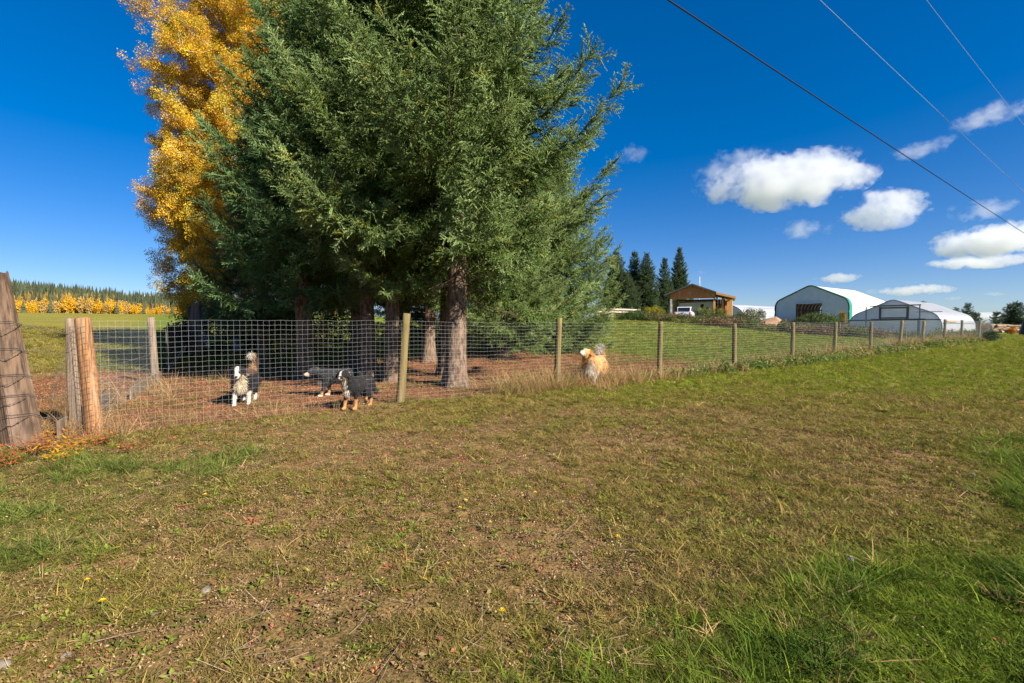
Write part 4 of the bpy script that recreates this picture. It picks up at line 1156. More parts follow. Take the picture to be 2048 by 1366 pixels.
def mesh_bay(p, q, seed, h=FH, bulge=0.0, ph=PITCH_H, rw=0.0019, bottom=0.03):
    r = np.random.default_rng(seed)
    L = math.hypot(q[0] - p[0], q[1] - p[1]); n = max(2, int(round(L / ph))); rows = int(h / PITCH_V)
    t = np.linspace(0, 1, n + 1); nx_, ny_ = -(q[1] - p[1]) / L, (q[0] - p[0]) / L
    sag = 0.012 * np.sin(t * 3.1416) + 0.004 * np.cumsum(r.normal(size=n + 1)) * 0.3
    G = np.zeros((n + 1, rows + 1, 3))
    for j in range(rows + 1):
        f = j / rows
        w = (0.010 + bulge) * np.sin(t * 3.1416) * math.sin(f * 3.1) + 0.006 * np.sin(t * 9 + j * 0.6 + seed)
        G[:, j, 0] = p[0] + (q[0] - p[0]) * t + nx_ * w; G[:, j, 1] = p[1] + (q[1] - p[1]) * t + ny_ * w
        G[:, j, 2] = f * h + bottom - sag * f + 0.006 * np.sin(t * 6.3 + j * 1.3 + seed) * (1 - f)
    gx, gy = G[:, 0, 0] + F0[0], G[:, 0, 1] + F0[1]
    G[:, :, 2] += ground_h(gx, gy)[:, None]
    mb = MB()
    mb.prisms(G[:, :-1:1].reshape(-1, 3)[:: 1], G[:, 1:].reshape(-1, 3), rw)
    mb.prisms(G[:-1].reshape(-1, 3), G[1:].reshape(-1, 3), rw * 1.1)
    return mb
for n in range(NB):
    a = np.array(posts[n]) - FN * 0.09; b = np.array(posts[n + 1]) - FN * 0.09
    mesh_bay(a, b, n, rw=0.00092 + 0.00014 * n).obj('wire_mesh', M_WIRE, fence)['kind'] = 'stuff'
wrap = MB()                                                            # mesh ends wrapped round the corner post
for k in range(20):
    z = gz(*F0) + 0.06 + k * 0.076; th = np.linspace(-2.6, 2.2, 16); rr_ = 0.122 * (1 - 0.14 * z / 1.6)
    P = np.stack([rr_ * np.cos(th) - 0.075 * z, rr_ * np.sin(th) - 0.02, np.full(16, z) + 0.006 * np.sin(th)], 1)
    wrap.prisms(P[:-1], P[1:], 0.0022)
for th in np.linspace(-2.6, 2.2, 9):
    z = np.linspace(0.06, 1.5, 6) + gz(*F0); rr_ = 0.122 * (1 - 0.14 * z / 1.6)
    P = np.stack([rr_ * math.cos(th) - 0.075 * z, rr_ * math.sin(th) - 0.02, z], 1); wrap.prisms(P[:-1], P[1:], 0.0022)
wrap.obj('wire_wrap', M_BARB, fence)['kind'] = 'stuff'

# side fence of the dog yard, running away to the left field
sf = thing('side_fence', 'mesh side fence of the dog yard running away along the left field', 'fence', (F0[0], F0[1], 0))
pA = np.array(at_px(146, 6.65)) - F0; pB = gpix(312, 768)[:2] - F0
dS = (pB - pA) / np.linalg.norm(pB - pA)
zA, zB = gz(*(pA + F0)), gz(*(pB + F0))
post_mesh(1.60, 0.085, 0.078, (-0.015, 0), 8, 40, np.array([1, .8] * 4)).obj('post', M_SILVER, sf, True, loc=(pA[0], pA[1], zA))
post_mesh(1.72, 0.095, 0.085, (-0.06, 0), 10, 41).obj('post', M_SILVER, sf, True, loc=(pB[0], pB[1], zB))
mesh_bay(pA + np.array([0.05, 0.1]), pB, 60, 1.5, 0.02, rw=0.00075).obj('wire_mesh', M_GREYWIRE, sf)['kind'] = 'stuff'
def loose(seed, a, b, h, spread):
    r = np.random.default_rng(seed); mb = MB(); n, m = 12, 20
    G = np.zeros((n + 1, m + 1, 3))
    for i in range(n + 1):
        for j in range(m + 1):
            f = j / m; s = i / n
            c = a + (b - a) * s
            G[i, j] = (c[0] - spread * (1 - f) * (1 - s) , c[1], gz(*(c + F0)) + 0.02 + f * h * (0.55 + 0.45 * s) + 0.01 * r.normal())
    mb.prisms(G[:, :-1].reshape(-1, 3), G[:, 1:].reshape(-1, 3), 0.0012); mb.prisms(G[:-1].reshape(-1, 3), G[1:].reshape(-1, 3), 0.0012)
    return mb
loose(3, pA + np.array([-0.22, -0.06]), pA + np.array([0.12, -0.10]), 1.5, 0.16).obj('loose_mesh', M_BARB, sf)['kind'] = 'stuff'
for nm, a, b in (('base_plank', gpix(118, 880)[:2] - F0, gpix(214, 818)[:2] - F0), ('base_plank', gpix(262, 800)[:2] - F0, gpix(320, 764)[:2] - F0)):
    MB().bar((a[0], a[1], gz(*(a + F0)) + 0.13), (b[0], b[1], gz(*(b + F0)) + 0.17), 0.04, 0.24).obj(nm, M_SILVER, sf)
# weathered board windbreak further along, in the shade of the trees
wbk = thing('board_windbreak', 'dark upright board windbreak running on from the side fence in shade', 'windbreak', (F0[0], F0[1], 0))
a = gpix(334, 746)[:2] - F0; b = np.array(at_px(386, 40)) - F0
Lw = np.linalg.norm(b - a); nbd = 80; r = np.random.default_rng(4)
M_DKBOARD = pmat('dark board', (0.085, 0.075, 0.065), (0.05, 0.045, 0.04), 6, (2, 2, 0.2), 0.95, 0.4)
for k in range(nbd):
    c = a + (b - a) * ((k + 0.5) / nbd); z = gz(*(c + F0))
    w = Lw / nbd * 0.93
    MB().box((c[0], c[1], z + 0.78 + 0.07 * r.normal()), (w, 0.03 + 0.01 * (k % 2), 1.46), math.atan2(b[1] - a[1], b[0] - a[0])).obj('board', M_DKBOARD, wbk)
nn = np.array([dS[1], -dS[0]])
MB().bar(tuple(a + nn * 0.06) + (gz(*(a + F0)) + 0.16,), tuple(b + nn * 0.06) + (gz(*(b + F0)) + 0.16,), 0.03, 0.16).obj('kick_plate', M_STEEL, wbk)
xs_, ys_ = at_px(390, 24.0)
st = thing('dead_stump', 'tall broken dead tree stump at the end of the windbreak', 'stump', (xs_, ys_, gz(xs_, ys_)))
MB().tube([[0, 0, -0.2], [0, 0, 0.5], [0.05, 0, 1.5], [0.10, 0, 2.2], [0.16, 0, 2.55], [0.2, 0, 2.8]], [0.42, 0.34, 0.29, 0.27, 0.22, 0.07], 11, True, 0.14).obj('trunk', M_OLDWOOD, st)
MB().tube([[-0.25, 0.1, -0.1], [-0.22, 0.05, 1.4], [-0.3, 0.05, 2.45]], [0.16, 0.14, 0.07], 8, True, 0.1).obj('trunk', M_DKBOARD, st)

# old log post with barbed wire at the left edge
B0 = gpix(36, 893)
op = thing('log_post', 'massive old squared log post leaning at the left edge of the view', 'post', (B0[0], B0[1], B0[2] - 0.1))
zz = np.linspace(-0.2, 2.26, 40)
prof = np.array([[-0.36, 0.09], [-0.27, -0.01], [-0.06, -0.075], [0.095, -0.145], [0.13, -0.135], [0.22, 0.05], [0.20, 0.16], [-0.2, 0.22]])
pf = np.concatenate([np.linspace(prof[i], prof[(i + 1) % 8], 9)[:-1] for i in range(8)])
r = np.random.default_rng(6); n = len(pf)
groove = 1 + 0.035 * r.normal(size=n) * (r.random(n) < 0.55)
V = []
for i, z in enumerate(zz):
    k = (1 - 0.16 * z / 2.2) * (groove + 0.016 * (vnoise(np.arange(n) * 0.7, np.full(n, z * 2.5), 4) - 0.5) + 0.02 * (vnoise(np.arange(n) * 0.2, np.full(n, z * 1.1), 9) - 0.5))
    top = 0.05 * (vnoise(np.arange(n) * 0.5, np.zeros(n), 12) - 0.5) * (i == 39)
    V.append(np.stack([pf[:, 0] * k - 0.155 * z, pf[:, 1] * k, z + top], 1))
V = np.concatenate(V)
F = [(i * n + j, i * n + (j + 1) % n, (i + 1) * n + (j + 1) % n, (i + 1) * n + j) for i in range(39) for j in range(n)] + [tuple(39 * n + j for j in range(n))]
MB().add(V, F).obj('log', M_OLDWOOD, op)
def barb(pts, name, label, seed):
    r = np.random.default_rng(seed); pts = np.asarray(pts, float)
    d = np.concatenate([[0], np.cumsum(np.linalg.norm(np.diff(pts, axis=0), axis=1))]); s = np.arange(0, d[-1], 0.035)
    C = np.stack([np.interp(s, d, pts[:, q]) for q in range(3)], 1)
    o = thing(name, label, 'wire', tuple(C[0])); C = C - C[0]
    mb = MB()
    for ph in (0, math.pi):
        off = np.stack([np.zeros(len(s)), 0.005 * np.cos(s * 60 + ph), 0.005 * np.sin(s * 60 + ph)], 1)
        mb.prisms((C + off)[:-1], (C + off)[1:], 0.0026)
    mb.obj('strand', M_BARB, o)
    mb = MB()
    for k in range(2, len(s) - 1, 4):
        for q in range(2):
            v = r.normal(size=3); v /= np.linalg.norm(v)
            mb.prisms([C[k] - v * 0.018], [C[k] + v * 0.018], 0.0022)
    b_ = mb.obj('barb', M_BARB, o); b_['kind'] = 'stuff'
    return o
ylev = [(658, 646), (712, 700), (766, 752), (806, 795), (848, 832)]
pBw = [pix(304, q, pB[1] + F0[1]) for q in (672, 690, 708, 726, 745)]
names = ['topmost', 'second highest', 'middle', 'second lowest', 'lowest']
for k, (yl, yr) in enumerate(ylev):
    dl = B0[1] - 0.155
    l0 = pix(-160, yl + 14, B0[1] - 0.03); l1 = pix(4 + 5 * k, yl + 4, B0[1] - 0.150); l2 = pix(32 + k * 5.5, yr + 1, B0[1] - 0.03); l3 = pix(43 + k * 5.5, yr + 2, B0[1] + 0.14)
    m_ = pix(140, {0: 669, 1: 704, 2: 748, 3: 790, 4: 835}[k], pA[1] + F0[1] - 0.05)
    e_ = pBw[k]
    barb([l0, l1, l2, l3, (l3 + m_) / 2 - [0, 0, 0.01], m_, (m_ + e_) / 2 - [0, 0, 0.03], e_], 'barbed_wire', '%s barbed wire strand stapled to the old log post' % names[k], 20 + k)
    w = MB(); zc = (l1[2] + l2[2]) / 2 - op.location.z
    ring_ = np.concatenate([prof, prof[:1]]) * (1 - 0.16 * zc / 2.2) * 1.045
    for dz_ in (0.0, 0.022):
        P = np.column_stack([ring_[:, 0] - 0.155 * zc, ring_[:, 1], zc + dz_ + 0.27 * np.clip(ring_[:, 0] + 0.1, -0.3, 0.2) * (ring_[:, 1] < 0.1) + 0.004 * r.normal(size=9)])
        w.prisms(P[:-1], P[1:], 0.0032)
    w.obj('wire_wrap', M_BARB, op)

# thin garden fence beyond the lawn
gf = thing('garden_fence', 'low thin post and wire fence along the far edge of the lawn', 'fence', (0, 0, 0))
gpts = []
for px, dd in ((1236, 60), (1285, 57.5), (1342, 55), (1407, 51.5), (1482, 48), (1571, 45), (1680, 41.5), (1812, 39.5)):
    x, y = at_px(px, dd); z = gz(x, y); gpts.append((x, y, z))
    MB().tube([[x, y, z - 0.1], [x, y, z + 1.2]], 0.035, 6).obj('post', M_SILVER, gf)
g = np.array(gpts)
mb = MB()
for hz_ in np.arange(0.1, 1.16, 0.15):
    mb.prisms(g[:-1] + [0, 0, hz_], g[1:] + [0, 0, hz_], 0.0055)
for i in range(len(g) - 1):
    t = np.linspace(0, 1, 28)[1:-1, None]; P = g[i] * (1 - t) + g[i + 1] * t
    mb.prisms(P + [0, 0, 0.08], P + [0, 0, 1.15], 0.004)
mb.obj('wire_mesh', M_WIRE, gf)['kind'] = 'stuff'

# overhead lines
M_CABLE = pmat('black cable', (0.018, 0.018, 0.02), rough=0.8, spec=0.1)
M_BARE = pmat('bare bright cable', (0.36, 0.38, 0.42), rough=0.4, metallic=0.4)
for lab, A_, B_, za, zb, rad, m_ in [('thick black overhead cable, lowest of the three', (1337, 0), (2048, 466), 6.3, 6.3, 0.0125, M_CABLE),
                                  ('thin grey overhead wire in the middle of the three', (1640, 0), (2048, 383), 7.6, 7.6, 0.0055, M_BARE),
                                  ('thinnest pale overhead wire, highest at the right', (1853, 0), (2048, 250), 8.2, 8.2, 0.0042, M_BARE)]:
    def hit(px, py, z):
        v = pix(px, py, 1.0) - np.array([0, 0, CAM_H]); return np.array([0, 0, CAM_H]) + v * ((z - CAM_H) / v[2])
    a, b = hit(*A_, za), hit(*B_, zb)
    t = np.linspace(-0.9, 2.6, 60)
    P = a + (b - a) * t[:, None]; P[:, 2] += 0.06 * (t * t - t)
    o = thing('power_cable', lab, 'cable', tuple(P[0]), group=None)
    MB().tube(P - P[0], rad, 6, True).obj('strand', m_, o, True)
# ------------------------------------------------------------------ dogs
M_COAT = pmat('dog skin', (1, 1, 1), (0.8, 0.8, 0.8), 30, rough=0.9, attr=('col', 'GEOMETRY'), spec=0.15)
M_FUR = pmat('dog fur', (1, 1, 1), (0.85, 0.85, 0.85), 30, rough=0.7, attr=('col', 'GEOMETRY'), spec=0.25)
BLACK, WHITE_, TAN, BROWN, GREY, GOLD, PINK = [np.array(c) for c in ((0.016, 0.015, 0.017), (0.50, 0.45, 0.38), (0.33, 0.165, 0.06), (0.095, 0.052, 0.032), (0.10, 0.10, 0.105), (0.56, 0.33, 0.135), (0.3, 0.1, 0.09))]

def sphere_pts(n=14, m=8):
    V = [[0, 0, 1]]
    for i in range(1, m):
        a = math.pi * i / m
        V += [[math.sin(a) * math.cos(j / n * 6.2832), math.sin(a) * math.sin(j / n * 6.2832), math.cos(a)] for j in range(n)]
    V.append([0, 0, -1]); F = [(0, 1 + j, 1 + (j + 1) % n) for j in range(n)]
    for i in range(m - 2):
        F += [(1 + i * n + j, 1 + (i + 1) * n + j, 1 + (i + 1) * n + (j + 1) % n, 1 + i * n + (j + 1) % n) for j in range(n)]
    k = 1 + (m - 2) * n
    F += [(k + j, len(V) - 1, k + (j + 1) % n) for j in range(n)]
    return np.array(V), F
SPH = sphere_pts()

def rot_z(a): c, s = math.cos(a), math.sin(a); return np.array([[c, -s, 0], [s, c, 0], [0, 0, 1]])
def rot_y(a): c, s = math.cos(a), math.sin(a); return np.array([[c, 0, s], [0, 1, 0], [-s, 0, c]])

def dog(label, x, y, heading, scale, seed, paint, head_yaw=0.0, head_pitch=0.0, head_low=0.0, tail='curl', steps=(0, 0, 0, 0), fluff=1.0, ears='flop', nfur=14000):
    """built standing along +X; paint(vertices, bone names) gives the coat colours"""
    r = np.random.default_rng(seed)
    hb = np.array([0.46, 0, 0.72 - head_low]); neck0 = np.array([0.27, 0, 0.53])
    RH = rot_z(head_yaw) @ rot_y(-head_pitch)
    hp = lambda p: hb + RH @ (np.array(p) - np.array([0.46, 0, 0.72]))
    bones = []                                                        # name, a, b, ra, rb
    def bone(nm, a, b, ra, rb): bones.append((nm, np.array(a, float), np.array(b, float), ra, rb))
    bone('rump', (-0.36, 0, 0.51), (-0.14, 0, 0.51), 0.135, 0.135)
    bone('body', (-0.14, 0, 0.50), (0.12, 0, 0.475), 0.14, 0.172)
    bone('chest', (0.12, 0, 0.475), (0.27, 0, 0.49), 0.172, 0.135)
    bone('breast', (0.27, 0, 0.46), (0.30, 0, 0.38), 0.11, 0.08)
    bone('neck', neck0, hb - np.array([0.05, 0, 0.01]), 0.13, 0.095)
    bone('skull', hp((0.43, 0, 0.725)), hp((0.52, 0, 0.725)), 0.098, 0.085)
    bone('cheek', hp((0.50, 0, 0.685)), hp((0.55, 0, 0.68)), 0.07, 0.06)
    bone('muzzle', hp((0.54, 0, 0.69)), hp((0.655, 0, 0.675)), 0.058, 0.043)
    bone('jaw', hp((0.54, 0, 0.65)), hp((0.63, 0, 0.645)), 0.04, 0.026)
    for s, st1, st2, nm in ((1, steps[0], steps[2], 'l'), (-1, steps[1], steps[3], 'r')):
        sy = 0.105 * s
        bone('shoulder', (0.20, sy * 0.85, 0.45), (0.17 + st1 * 0.4, sy, 0.31), 0.085, 0.055)
        bone('foreleg', (0.17 + st1 * 0.4, sy, 0.31), (0.20 + st1, sy, 0.13), 0.050, 0.036)
        bone('pastern', (0.20 + st1, sy, 0.13), (0.21 + st1, sy, 0.045), 0.036, 0.036)
        bone('forepaw', (0.215 + st1, sy, 0.034), (0.275 + st1, sy, 0.028), 0.040, 0.030)
        bone('thigh', (-0.33, sy * 0.85, 0.46), (-0.24 + st2 * 0.5, sy * 1.05, 0.31), 0.11, 0.068)
        bone('shin', (-0.24 + st2 * 0.5, sy * 1.05, 0.31), (-0.41 + st2, sy, 0.185), 0.058, 0.037)
        bone('hock', (-0.41 + st2, sy, 0.185), (-0.375 + st2, sy, 0.05), 0.037, 0.035)
        bone('hindpaw', (-0.37 + st2, sy, 0.034), (-0.305 + st2, sy, 0.028), 0.039, 0.030)
        if ears == 'flop':
            bone('ear', hp((0.44, 0.075 * s, 0.775)), hp((0.455, 0.115 * s, 0.69)), 0.034, 0.028)
        else:
            bone('ear', hp((0.43, 0.055 * s, 0.79)), hp((0.43, 0.09 * s, 0.835)), 0.036, 0.022)
    tl = {'curl': [(-0.47, 0, 0.55), (-0.58, 0.02, 0.66), (-0.60, 0.03, 0.80), (-0.50, 0.03, 0.90), (-0.38, 0.02, 0.92)],
          'over': [(-0.47, 0, 0.56), (-0.53, 0.0, 0.72), (-0.44, 0.02, 0.84), (-0.30, 0.04, 0.84), (-0.22, 0.05, 0.78)],
          'low': [(-0.47, 0, 0.53), (-0.57, 0.0, 0.45), (-0.63, 0.0, 0.34), (-0.70, 0, 0.26)]}[tail]
    for k in range(len(tl) - 1):
        w0, w1 = 0.048 - 0.004 * k, 0.046 - 0.005 * k
        bone('tail' if k < len(tl) - 2 else 'tailtip', tl[k], tl[k + 1], w0, w1)
    mb = MB(); SV, SF = SPH
    for nm, a, b, ra, rb in bones:
        for p, q in ((a, ra), (b, rb)): mb.add(SV * q + p, SF)
        mb.tube([a, (a + b) / 2, b], [ra, (ra + rb) / 2, rb], 14, True)
    raw = bpy.data.objects.new('raw', mb.mesh('raw')); COL.objects.link(raw)
    md = raw.modifiers.new('r', 'REMESH'); md.mode = 'VOXEL'; md.voxel_size = 0.0135
    sm = raw.modifiers.new('s', 'SMOOTH'); sm.factor = 0.5; sm.iterations = 5
    dg = bpy.context.evaluated_depsgraph_get(); ev = raw.evaluated_get(dg)
    me = bpy.data.meshes.new_from_object(ev); bpy.data.objects.remove(raw)
    me.name = 'dog_body'; me.materials.clear(); me.materials.append(M_COAT); me.shade_smooth()
    for a_ in list(me.attributes):
        if a_.name == 'col': me.attributes.remove(a_)
    nv = len(me.vertices); V = np.zeros(nv * 3, np.float32); me.vertices.foreach_get('co', V); V = V.reshape(-1, 3).astype(float)
    Nn = np.zeros(nv * 3, np.float32); me.vertices.foreach_get('normal', Nn); Nn = Nn.reshape(-1, 3).astype(float)
    A = np.array([b[1] for b in bones]); B = np.array([b[2] for b in bones]); RA = np.array([b[3] for b in bones]); RB = np.array([b[4] for b in bones])
    AB = B - A; tt = np.clip(((V[:, None] - A) * AB).sum(-1) / ((AB * AB).sum(-1) + 1e-9), 0, 1)
    dist = np.linalg.norm(V[:, None] - A - AB * tt[..., None], axis=-1) - (RA + (RB - RA) * tt)
    near = np.argmin(dist, 1); nm = np.array([b[0] for b in bones])[near]; tb = tt[np.arange(nv), near]
    hl = (V - hb) @ RH + np.array([0.46, 0, 0.72])                     # coordinates in the head's own frame
    vj = V + r.normal(size=V.shape) * 0.012; hj = hl + r.normal(size=hl.shape) * 0.006
    col = paint(vj, nm, hj, tb, r)
    at = me.attributes.new('col', 'FLOAT_COLOR', 'POINT'); c4 = np.ones((nv, 4), np.float32); c4[:, :3] = col
    at.data.foreach_set('color', c4.ravel())
    o = thing('dog', label, 'dog', (x, y, gz(x, y)), heading); o.scale = (scale,) * 3
    link('body', me, o)
    ey = MB(); nz = MB()
    for s in (1, -1): ey.add(SV * 0.012 + hp((0.555, 0.042 * s, 0.742)), SF)
    ey.obj('eyes', M_GLASS, o, True)
    nz.add(SV * np.array([0.018, 0.024, 0.019]) @ RH.T + hp((0.694, 0, 0.692)), SF); nz.obj('nose', M_DARKPL, o, True)
    # coat: tufts laid back along the body
    ln = {'rump': .055, 'body': .05, 'chest': .06, 'breast': .075, 'neck': .06, 'skull': .02, 'cheek': .028, 'muzzle': .0, 'jaw': .0, 'shoulder': .045, 'foreleg': .022, 'pastern': .014, 'forepaw': .0,
          'thigh': .055, 'shin': .035, 'hock': .016, 'hindpaw': .0, 'ear': .028, 'tail': .065, 'tailtip': .07}
    lv = np.array([ln[q] for q in nm]) * fluff
    wgt = (lv > 0) * (0.6 + lv * 14); wgt /= wgt.sum()
    pick = r.choice(nv, nfur, p=wgt)
    flow = np.zeros((nfur, 3)); flow[:, 0] = -0.9; flow[:, 2] = -0.55
    leg = np.isin(nm[pick], ['shoulder', 'foreleg', 'pastern', 'thigh', 'shin', 'hock', 'breast']); flow[leg] = [-0.25, 0, -1.0]
    ta = np.isin(nm[pick], ['tail', 'tailtip']); d_ = AB[near[pick]]; d_ = d_ / np.linalg.norm(d_, axis=1)[:, None]; flow[ta] = d_[ta] * 0.6 + np.array([0, 0, -0.55])
    hd = np.isin(nm[pick], ['skull', 'cheek', 'neck', 'ear']); flow[hd] = (RH @ np.array([-0.8, 0, -0.5]))
    D = Nn[pick] * 0.55 + flow * 0.75 + r.normal(size=(nfur, 3)) * 0.22; D /= np.linalg.norm(D, axis=1)[:, None]
    S = np.cross(D, Nn[pick] + r.normal(size=(nfur, 3)) * 0.3); S /= np.linalg.norm(S, axis=1)[:, None] + 1e-9
    P = V[pick] - Nn[pick] * 0.004 + r.normal(size=(nfur, 3)) * 0.004; LL = lv[pick] * (0.6 + 0.7 * r.random(nfur)); w = 0.0030 + 0.005 * LL
    FV = np.stack([P - S * w[:, None], P + S * w[:, None], P + D * LL[:, None] + np.array([0, 0, -0.15]) * LL[:, None]], 1).reshape(-1, 3)
    FF = np.arange(nfur * 3).reshape(-1, 3)
    cc = np.repeat(col[pick] * (0.7 + 0.6 * r.random(nfur))[:, None], 3, 0)
    fm = MB().add(FV, FF.tolist()).mesh('fur', M_FUR, col=cc); f_ = link('fur', fm, o); f_['kind'] = 'stuff'
    return o

def is_(nm, *a): return np.isin(nm, a)

def paint1(V, nm, hl, tb, r):                                          # black and brown with white blaze, bib and legs
    c = np.zeros_like(V) + BLACK
    top = (V[:, 2] > 0.58) & is_(nm, 'body', 'rump', 'chest'); c[top] = BROWN
    c[is_(nm, 'tail')] = BROWN * 1.3
    c[is_(nm, 'tail') & (V[:, 0] > -0.56)] = np.array([0.30, 0.18, 0.09])
    c[is_(nm, 'tailtip')] = WHITE_
    c[is_(nm, 'breast') | (is_(nm, 'chest', 'neck') & (V[:, 0] > 0.28) & (V[:, 2] < 0.62) & (np.abs(V[:, 1]) < 0.10))] = np.array([0.50, 0.41, 0.28])
    c[is_(nm, 'foreleg', 'pastern', 'forepaw')] = WHITE_
    c[is_(nm, 'hock', 'hindpaw')] = WHITE_
    c[is_(nm, 'jaw')] = WHITE_
    c[is_(nm, 'muzzle')] = WHITE_
    bl = is_(nm, 'skull', 'cheek', 'muzzle') & (np.abs(hl[:, 1]) < 0.026) & (hl[:, 0] > 0.46); c[bl] = WHITE_ * 1.1
    c[is_(nm, 'cheek') & (np.abs(hl[:, 1]) > 0.04)] = np.array([0.30, 0.15, 0.06])
    return c
def paint2(V, nm, hl, tb, r):                                          # dark grey coat, pale muzzle, tan legs with white feet
    c = np.zeros_like(V) + np.array([0.030, 0.030, 0.032])
    up = is_(nm, 'body', 'chest', 'rump', 'neck', 'skull') & (r.random(len(V)) < 0.3); c[up] = GREY * 0.8
    c[is_(nm, 'muzzle', 'jaw')] = np.array([0.46, 0.38, 0.28])
    c[is_(nm, 'breast')] = np.array([0.20, 0.18, 0.15])
    c[is_(nm, 'pastern', 'hock')] = TAN * 1.1
    c[is_(nm, 'forepaw', 'hindpaw')] = WHITE_
    return c
def paint3(V, nm, hl, tb, r):                                          # black with white bib and face stripe, tan legs
    c = np.zeros_like(V) + BLACK
    c[is_(nm, 'body', 'rump') & (r.random(len(V)) < 0.3)] = np.array([0.05, 0.04, 0.035])
    c[is_(nm, 'breast', 'chest', 'neck') & (V[:, 0] > 0.29) & (np.abs(V[:, 1]) < 0.055)] = np.array([0.50, 0.43, 0.33])
    c[is_(nm, 'foreleg') & (V[:, 2] < 0.22)] = TAN; c[is_(nm, 'pastern', 'forepaw', 'hindpaw')] = TAN * 1.15
    c[is_(nm, 'hock')] = TAN
    c[is_(nm, 'jaw')] = WHITE_
    c[is_(nm, 'muzzle') & (np.abs(hl[:, 1]) < 0.022)] = WHITE_
    c[is_(nm, 'skull') & (np.abs(hl[:, 1]) < 0.012)] = WHITE_
    c[is_(nm, 'cheek') & (np.abs(hl[:, 1]) > 0.045)] = TAN * 0.7
    return c
def paint4(V, nm, hl, tb, r):                                          # golden with white face, bib and legs
    c = np.zeros_like(V) + GOLD
    c[is_(nm, 'muzzle', 'jaw')] = WHITE_ * 1.15
    c[is_(nm, 'skull') & (np.abs(hl[:, 1]) < 0.03)] = WHITE_ * 1.15
    c[is_(nm, 'ear')] = np.array([0.36, 0.13, 0.04])
    c[is_(nm, 'breast') | (is_(nm, 'neck', 'chest') & (V[:, 0] > 0.26) & (V[:, 2] < 0.58) & (V[:, 1] > -0.02) & (np.abs(V[:, 1]) < 0.10))] = np.array([0.50, 0.43, 0.34])
    c[is_(nm, 'shoulder') & (V[:, 2] < 0.38)] = WHITE_
    c[is_(nm, 'foreleg', 'pastern', 'forepaw', 'hock', 'hindpaw')] = WHITE_ * 1.05
    c[is_(nm, 'tailtip')] = WHITE_ * 1.1
    c[is_(nm, 'tail') & (V[:, 2] > 0.8)] = WHITE_
    return c
def face_to(px, d, off=0.0):
    x, y = at_px(px, d); return math.atan2(-y, -x) + off
def place(px, py): g = gpix(px, py); return g[0], g[1]
def body_at(px, py, heading, fx, scale):
    """origin such that the forefeet land on the pixel"""
    g = gpix(px, py); return g[0] - math.cos(heading) * fx * scale, g[1] - math.sin(heading) * fx * scale
h1 = face_to(480, 9.1, -0.24)
x, y = body_at(483, 810, h1, 0.24, 1.02)
dog('black and brown dog with a white blaze and a curled pale tail', x, y, h1, 1.02, 1, paint1, head_yaw=0.16, head_pitch=-0.20, head_low=0.06, tail='curl', steps=(-0.03, 0.09, 0.05, -0.05), fluff=1.15)
h2 = math.atan2(-0.35, -1.0)
x, y = body_at(650, 793, h2, 0.24, 0.92)
dog('dark grey dog with a pale muzzle turned to the side, head held low', x, y, h2, 0.92, 2, paint2, head_yaw=0.05, head_pitch=-0.15, head_low=0.13, tail='low', steps=(0.10, -0.05, 0.04, -0.06), ears='flop')
h3 = face_to(700, 8.6, -0.62)
x, y = body_at(700, 821, h3, 0.24, 0.88)
dog('black dog with a white bib and tan legs standing nearest the fence', x, y, h3, 0.88, 3, paint3, head_yaw=0.30, head_pitch=0.12, head_low=0.0, tail='low', steps=(0.0, 0.06, 0.05, -0.08), fluff=0.75)
h4 = face_to(1182, 12.6, -0.32)
x, y = body_at(1180, 771, h4, 0.24, 1.12)
dog('fluffy golden and white dog standing in dry grass with its nose raised', x, y, h4, 1.12, 4, paint4, head_yaw=-0.40, head_pitch=0.35, head_low=-0.02, tail='over', steps=(0.04, -0.03, 0.03, -0.04), fluff=1.7, nfur=22000)
# ------------------------------------------------------------------ turf, weeds, litter
def rings(spec, seed, xr=1.16):
    """plan points spread in depth rings (d0, d1, per square metre, scale)"""
    r = np.random.default_rng(seed); P, S = [], []
    for d0, d1, rho, sc in spec:
        n = int((d1 - d0) * ((d0 + d1) * xr + 2.4) * rho)
        d = d0 + (d1 - d0) * r.random(n * 2); x = (r.random(n * 2) * 2 - 1) * (d1 * xr + 1.2)
        k = np.abs(x) < d * xr + 1.2
        P.append(np.stack([x[k], d[k]], 1)); S.append(np.full(k.sum(), sc))
    return np.concatenate(P), np.concatenate(S)

def lay(name, label, coll, P, S, tint, tilt=0.25, seed=0, dz=0.0, cat=None):
    r = np.random.default_rng(seed); n = len(P)
    z = ground_h(P[:, 0], P[:, 1]) + dz
    rot = np.stack([r.normal(size=n) * tilt, r.normal(size=n) * tilt, r.random(n) * 6.283], 1)
    o = scatter(name, coll, np.column_stack([P, z]), rot, S * (0.75 + 0.5 * r.random(n)), tint)
    tag(o, label, cat or 'grass', kind='stuff'); return n

r = np.random.default_rng(50)
P, S = rings([(1.2, 2.2, 1500, 0.9), (2.2, 3.2, 1250, 0.95), (3.2, 5, 800, 1.0), (5, 8, 430, 1.15), (8, 12, 220, 1.4), (12, 18, 110, 1.8), (18, 27, 50, 2.3), (27, 40, 22, 3.0), (40, 62, 8, 4.2)], 51)
z = zones(P[:, 0], P[:, 1]); n1 = fbm(P[:, 0] * 0.9, P[:, 1] * 0.9, 61); n2 = fbm(P[:, 0] * 3, P[:, 1] * 3, 62)
prob = 0.65 - 0.55 * z['bare'] * (n2 < 0.65) + 0.3 * z['far'] + 0.3 * z['lush'] - 0.62 * z['yard'] * (n1 < 0.66) + 0.3 * z['lawn']
prob = prob + 0.5 * (n1 - 0.5)
k = r.random(len(P)) < prob; P, S = P[k], S[k]
for q in z: z[q] = z[q][k]
n1, n2 = n1[k], n2[k]; n = len(P)
c = np.zeros((n, 3)) + np.array([0.175, 0.178, 0.024])
